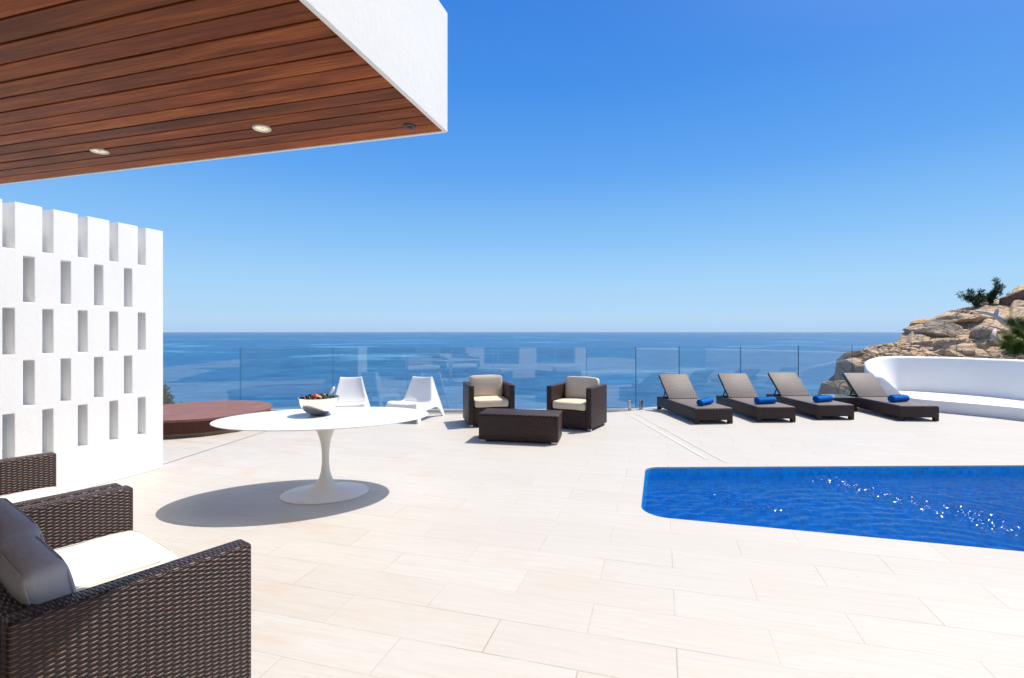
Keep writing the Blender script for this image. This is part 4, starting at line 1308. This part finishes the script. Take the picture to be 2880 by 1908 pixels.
shrub(px(2745, 856, 14.9), [px(2722, 818, 14.9), px(2737, 838, 14.8), px(2762, 818, 14.95), px(2752, 832, 15.0), px(2709, 832, 14.9), px(2768, 838, 15.0)], 'dark spiky shrub on the rocky skyline, leaning left', M['dark_leaf'], rg, rad=0.11, n=330, ln=0.08, w=0.012)
shrub(px(2786, 845, 15.1), [px(2806, 786, 15.1), px(2812, 802, 15.1), px(2796, 822, 15.0), px(2788, 828, 15.1), px(2776, 838, 15.1)], 'taller dark shrub on the skyline with an upright tuft', M['dark_leaf'], rg, rad=0.11, n=330, ln=0.08, w=0.012)
shrub(px(2842, 838, 15.2), [px(2836, 828, 15.2), px(2846, 830, 15.2)], 'tiny grey shrub beside the dark crag', M['dark_leaf'], rg, rad=0.06, n=160, ln=0.05, w=0.01)
# green pine at the right edge
pine = thing('pine_tree', 'low bright green pine with long needles at the right edge above the stone wall', 'tree', px(2905, 985, 11.2))
pb = px(2905, 985, 11.2)
bm = bmesh.new(); fm = bmesh.new()
for (u, v, d) in ((2846, 905, 11.4), (2862, 932, 11.1), (2836, 948, 11.0), (2830, 972, 10.9), (2872, 905, 11.6), (2868, 965, 10.8), (2900, 940, 11.0), (2950, 930, 11.0), (2960, 960, 10.8), (2890, 985, 10.7), (2850, 985, 10.8)):
    tp = px(u, v, d) - pb
    add_tube(bm, [Vector((0, 0, -0.3)), tp * 0.5 + Vector((0, 0, 0.05)), tp], [0.04, 0.025, 0.008], 7)
    for q in range(4):
        c = tp * (0.7 + 0.1 * q)
        for k in range(210):
            ax = (tp.normalized() * 0.9 + Vector((rg.gauss(0, .5), rg.gauss(0, .5), rg.gauss(0, .45) + 0.15))).normalized()
            s = ax.orthogonal().normalized() * 0.0042
            st_ = c + Vector((rg.gauss(0, .03), rg.gauss(0, .03), rg.gauss(0, .03)))
            e = st_ + ax * rg.uniform(0.14, 0.26)
            fm.faces.new([fm.verts.new(x) for x in (st_ - s, st_ + s, e)])
obj('trunk', bm, M['bark'], pine, smooth=True); obj('crown', fm, M['green_leaf'], pine)
# bleached fallen trunk
bm = bmesh.new()
lg = [px(2745, 874, 12.5), px(2775, 880, 12.3), px(2800, 886, 12.1), px(2826, 905, 11.9), px(2860, 917, 11.7), px(2895, 925, 11.6)]
add_tube(bm, lg, [0.025, 0.045, 0.06, 0.075, 0.08, 0.08], 10)
add_tube(bm, [px(2800, 886, 12.1), px(2806, 868, 12.05)], [0.05, 0.03], 8)
add_tube(bm, [px(2800, 926, 11.75), px(2792, 945, 11.65), px(2806, 958, 11.6), px(2816, 962, 11.6)], [0.03, 0.05, 0.06, 0.035], 9)
add_tube(bm, [px(2774, 914, 11.9), px(2800, 920, 11.85), px(2830, 932, 11.8)], [0.015, 0.022, 0.025], 7)
o = obj('dead_trunk', bm, M['dead_wood'], smooth=True); tag(o, 'bleached dead trunk lying across the rocks beside the green pine', 'dead tree')

def tuft(c, label, n=26, ln=0.22, leaf='succulent', spread=0.75, w=0.022):
    bm = bmesh.new()
    for k in range(n):
        th = rg.random() * 6.28; el = rg.uniform(0.35, 1.4)
        d = Vector((math.cos(th) * math.cos(el) * spread, math.sin(th) * math.cos(el) * spread, math.sin(el))).normalized()
        s = d.cross(Vector((0, 0, 1))).normalized() * w * rg.uniform(.6, 1.2)
        l = ln * rg.uniform(.5, 1.1); b0 = Vector((rg.gauss(0, .03), rg.gauss(0, .03), 0))
        m = b0 + d * l * 0.5 + Vector((0, 0, 0.01)); e = b0 + d * l - Vector((0, 0, l * 0.12))
        v = [bm.verts.new(x) for x in (b0 - s * .5, b0 + s * .5, m + s, e, m - s)]
        bm.faces.new(v)
    o = obj('plant', bm, M[leaf]); o.location = c
    tag(o, label, 'plant', 'small plants beyond the glass'); return o
tuft(px(515, 1150, 10.25), 'bright green succulent behind the hot tub and the glass', 30, 0.24)
tuft(px(556, 1150, 10.3), 'small olive succulent right of the bright green one behind the hot tub', 18, 0.16)
tuft(px(1093, 1168, 10.2), 'little green succulent between the two white chairs', 20, 0.17)
tuft(px(1222, 1165, 10.05), 'green succulent behind the rear foot of the left-turned white chair', 26, 0.16)
tuft(px(1458, 1168, 10.1), 'little green sprig between the two wicker armchairs', 16, 0.13)
shrub(px(470, 1150, 10.4), [px(465, 1100, 10.4), px(455, 1098, 10.4), px(468, 1120, 10.4), px(450, 1120, 10.4)], 'dark green bush beyond the glass beside the pierced wall', M['dark_leaf'], rg, rad=0.12, n=420, ln=0.07, w=0.016)
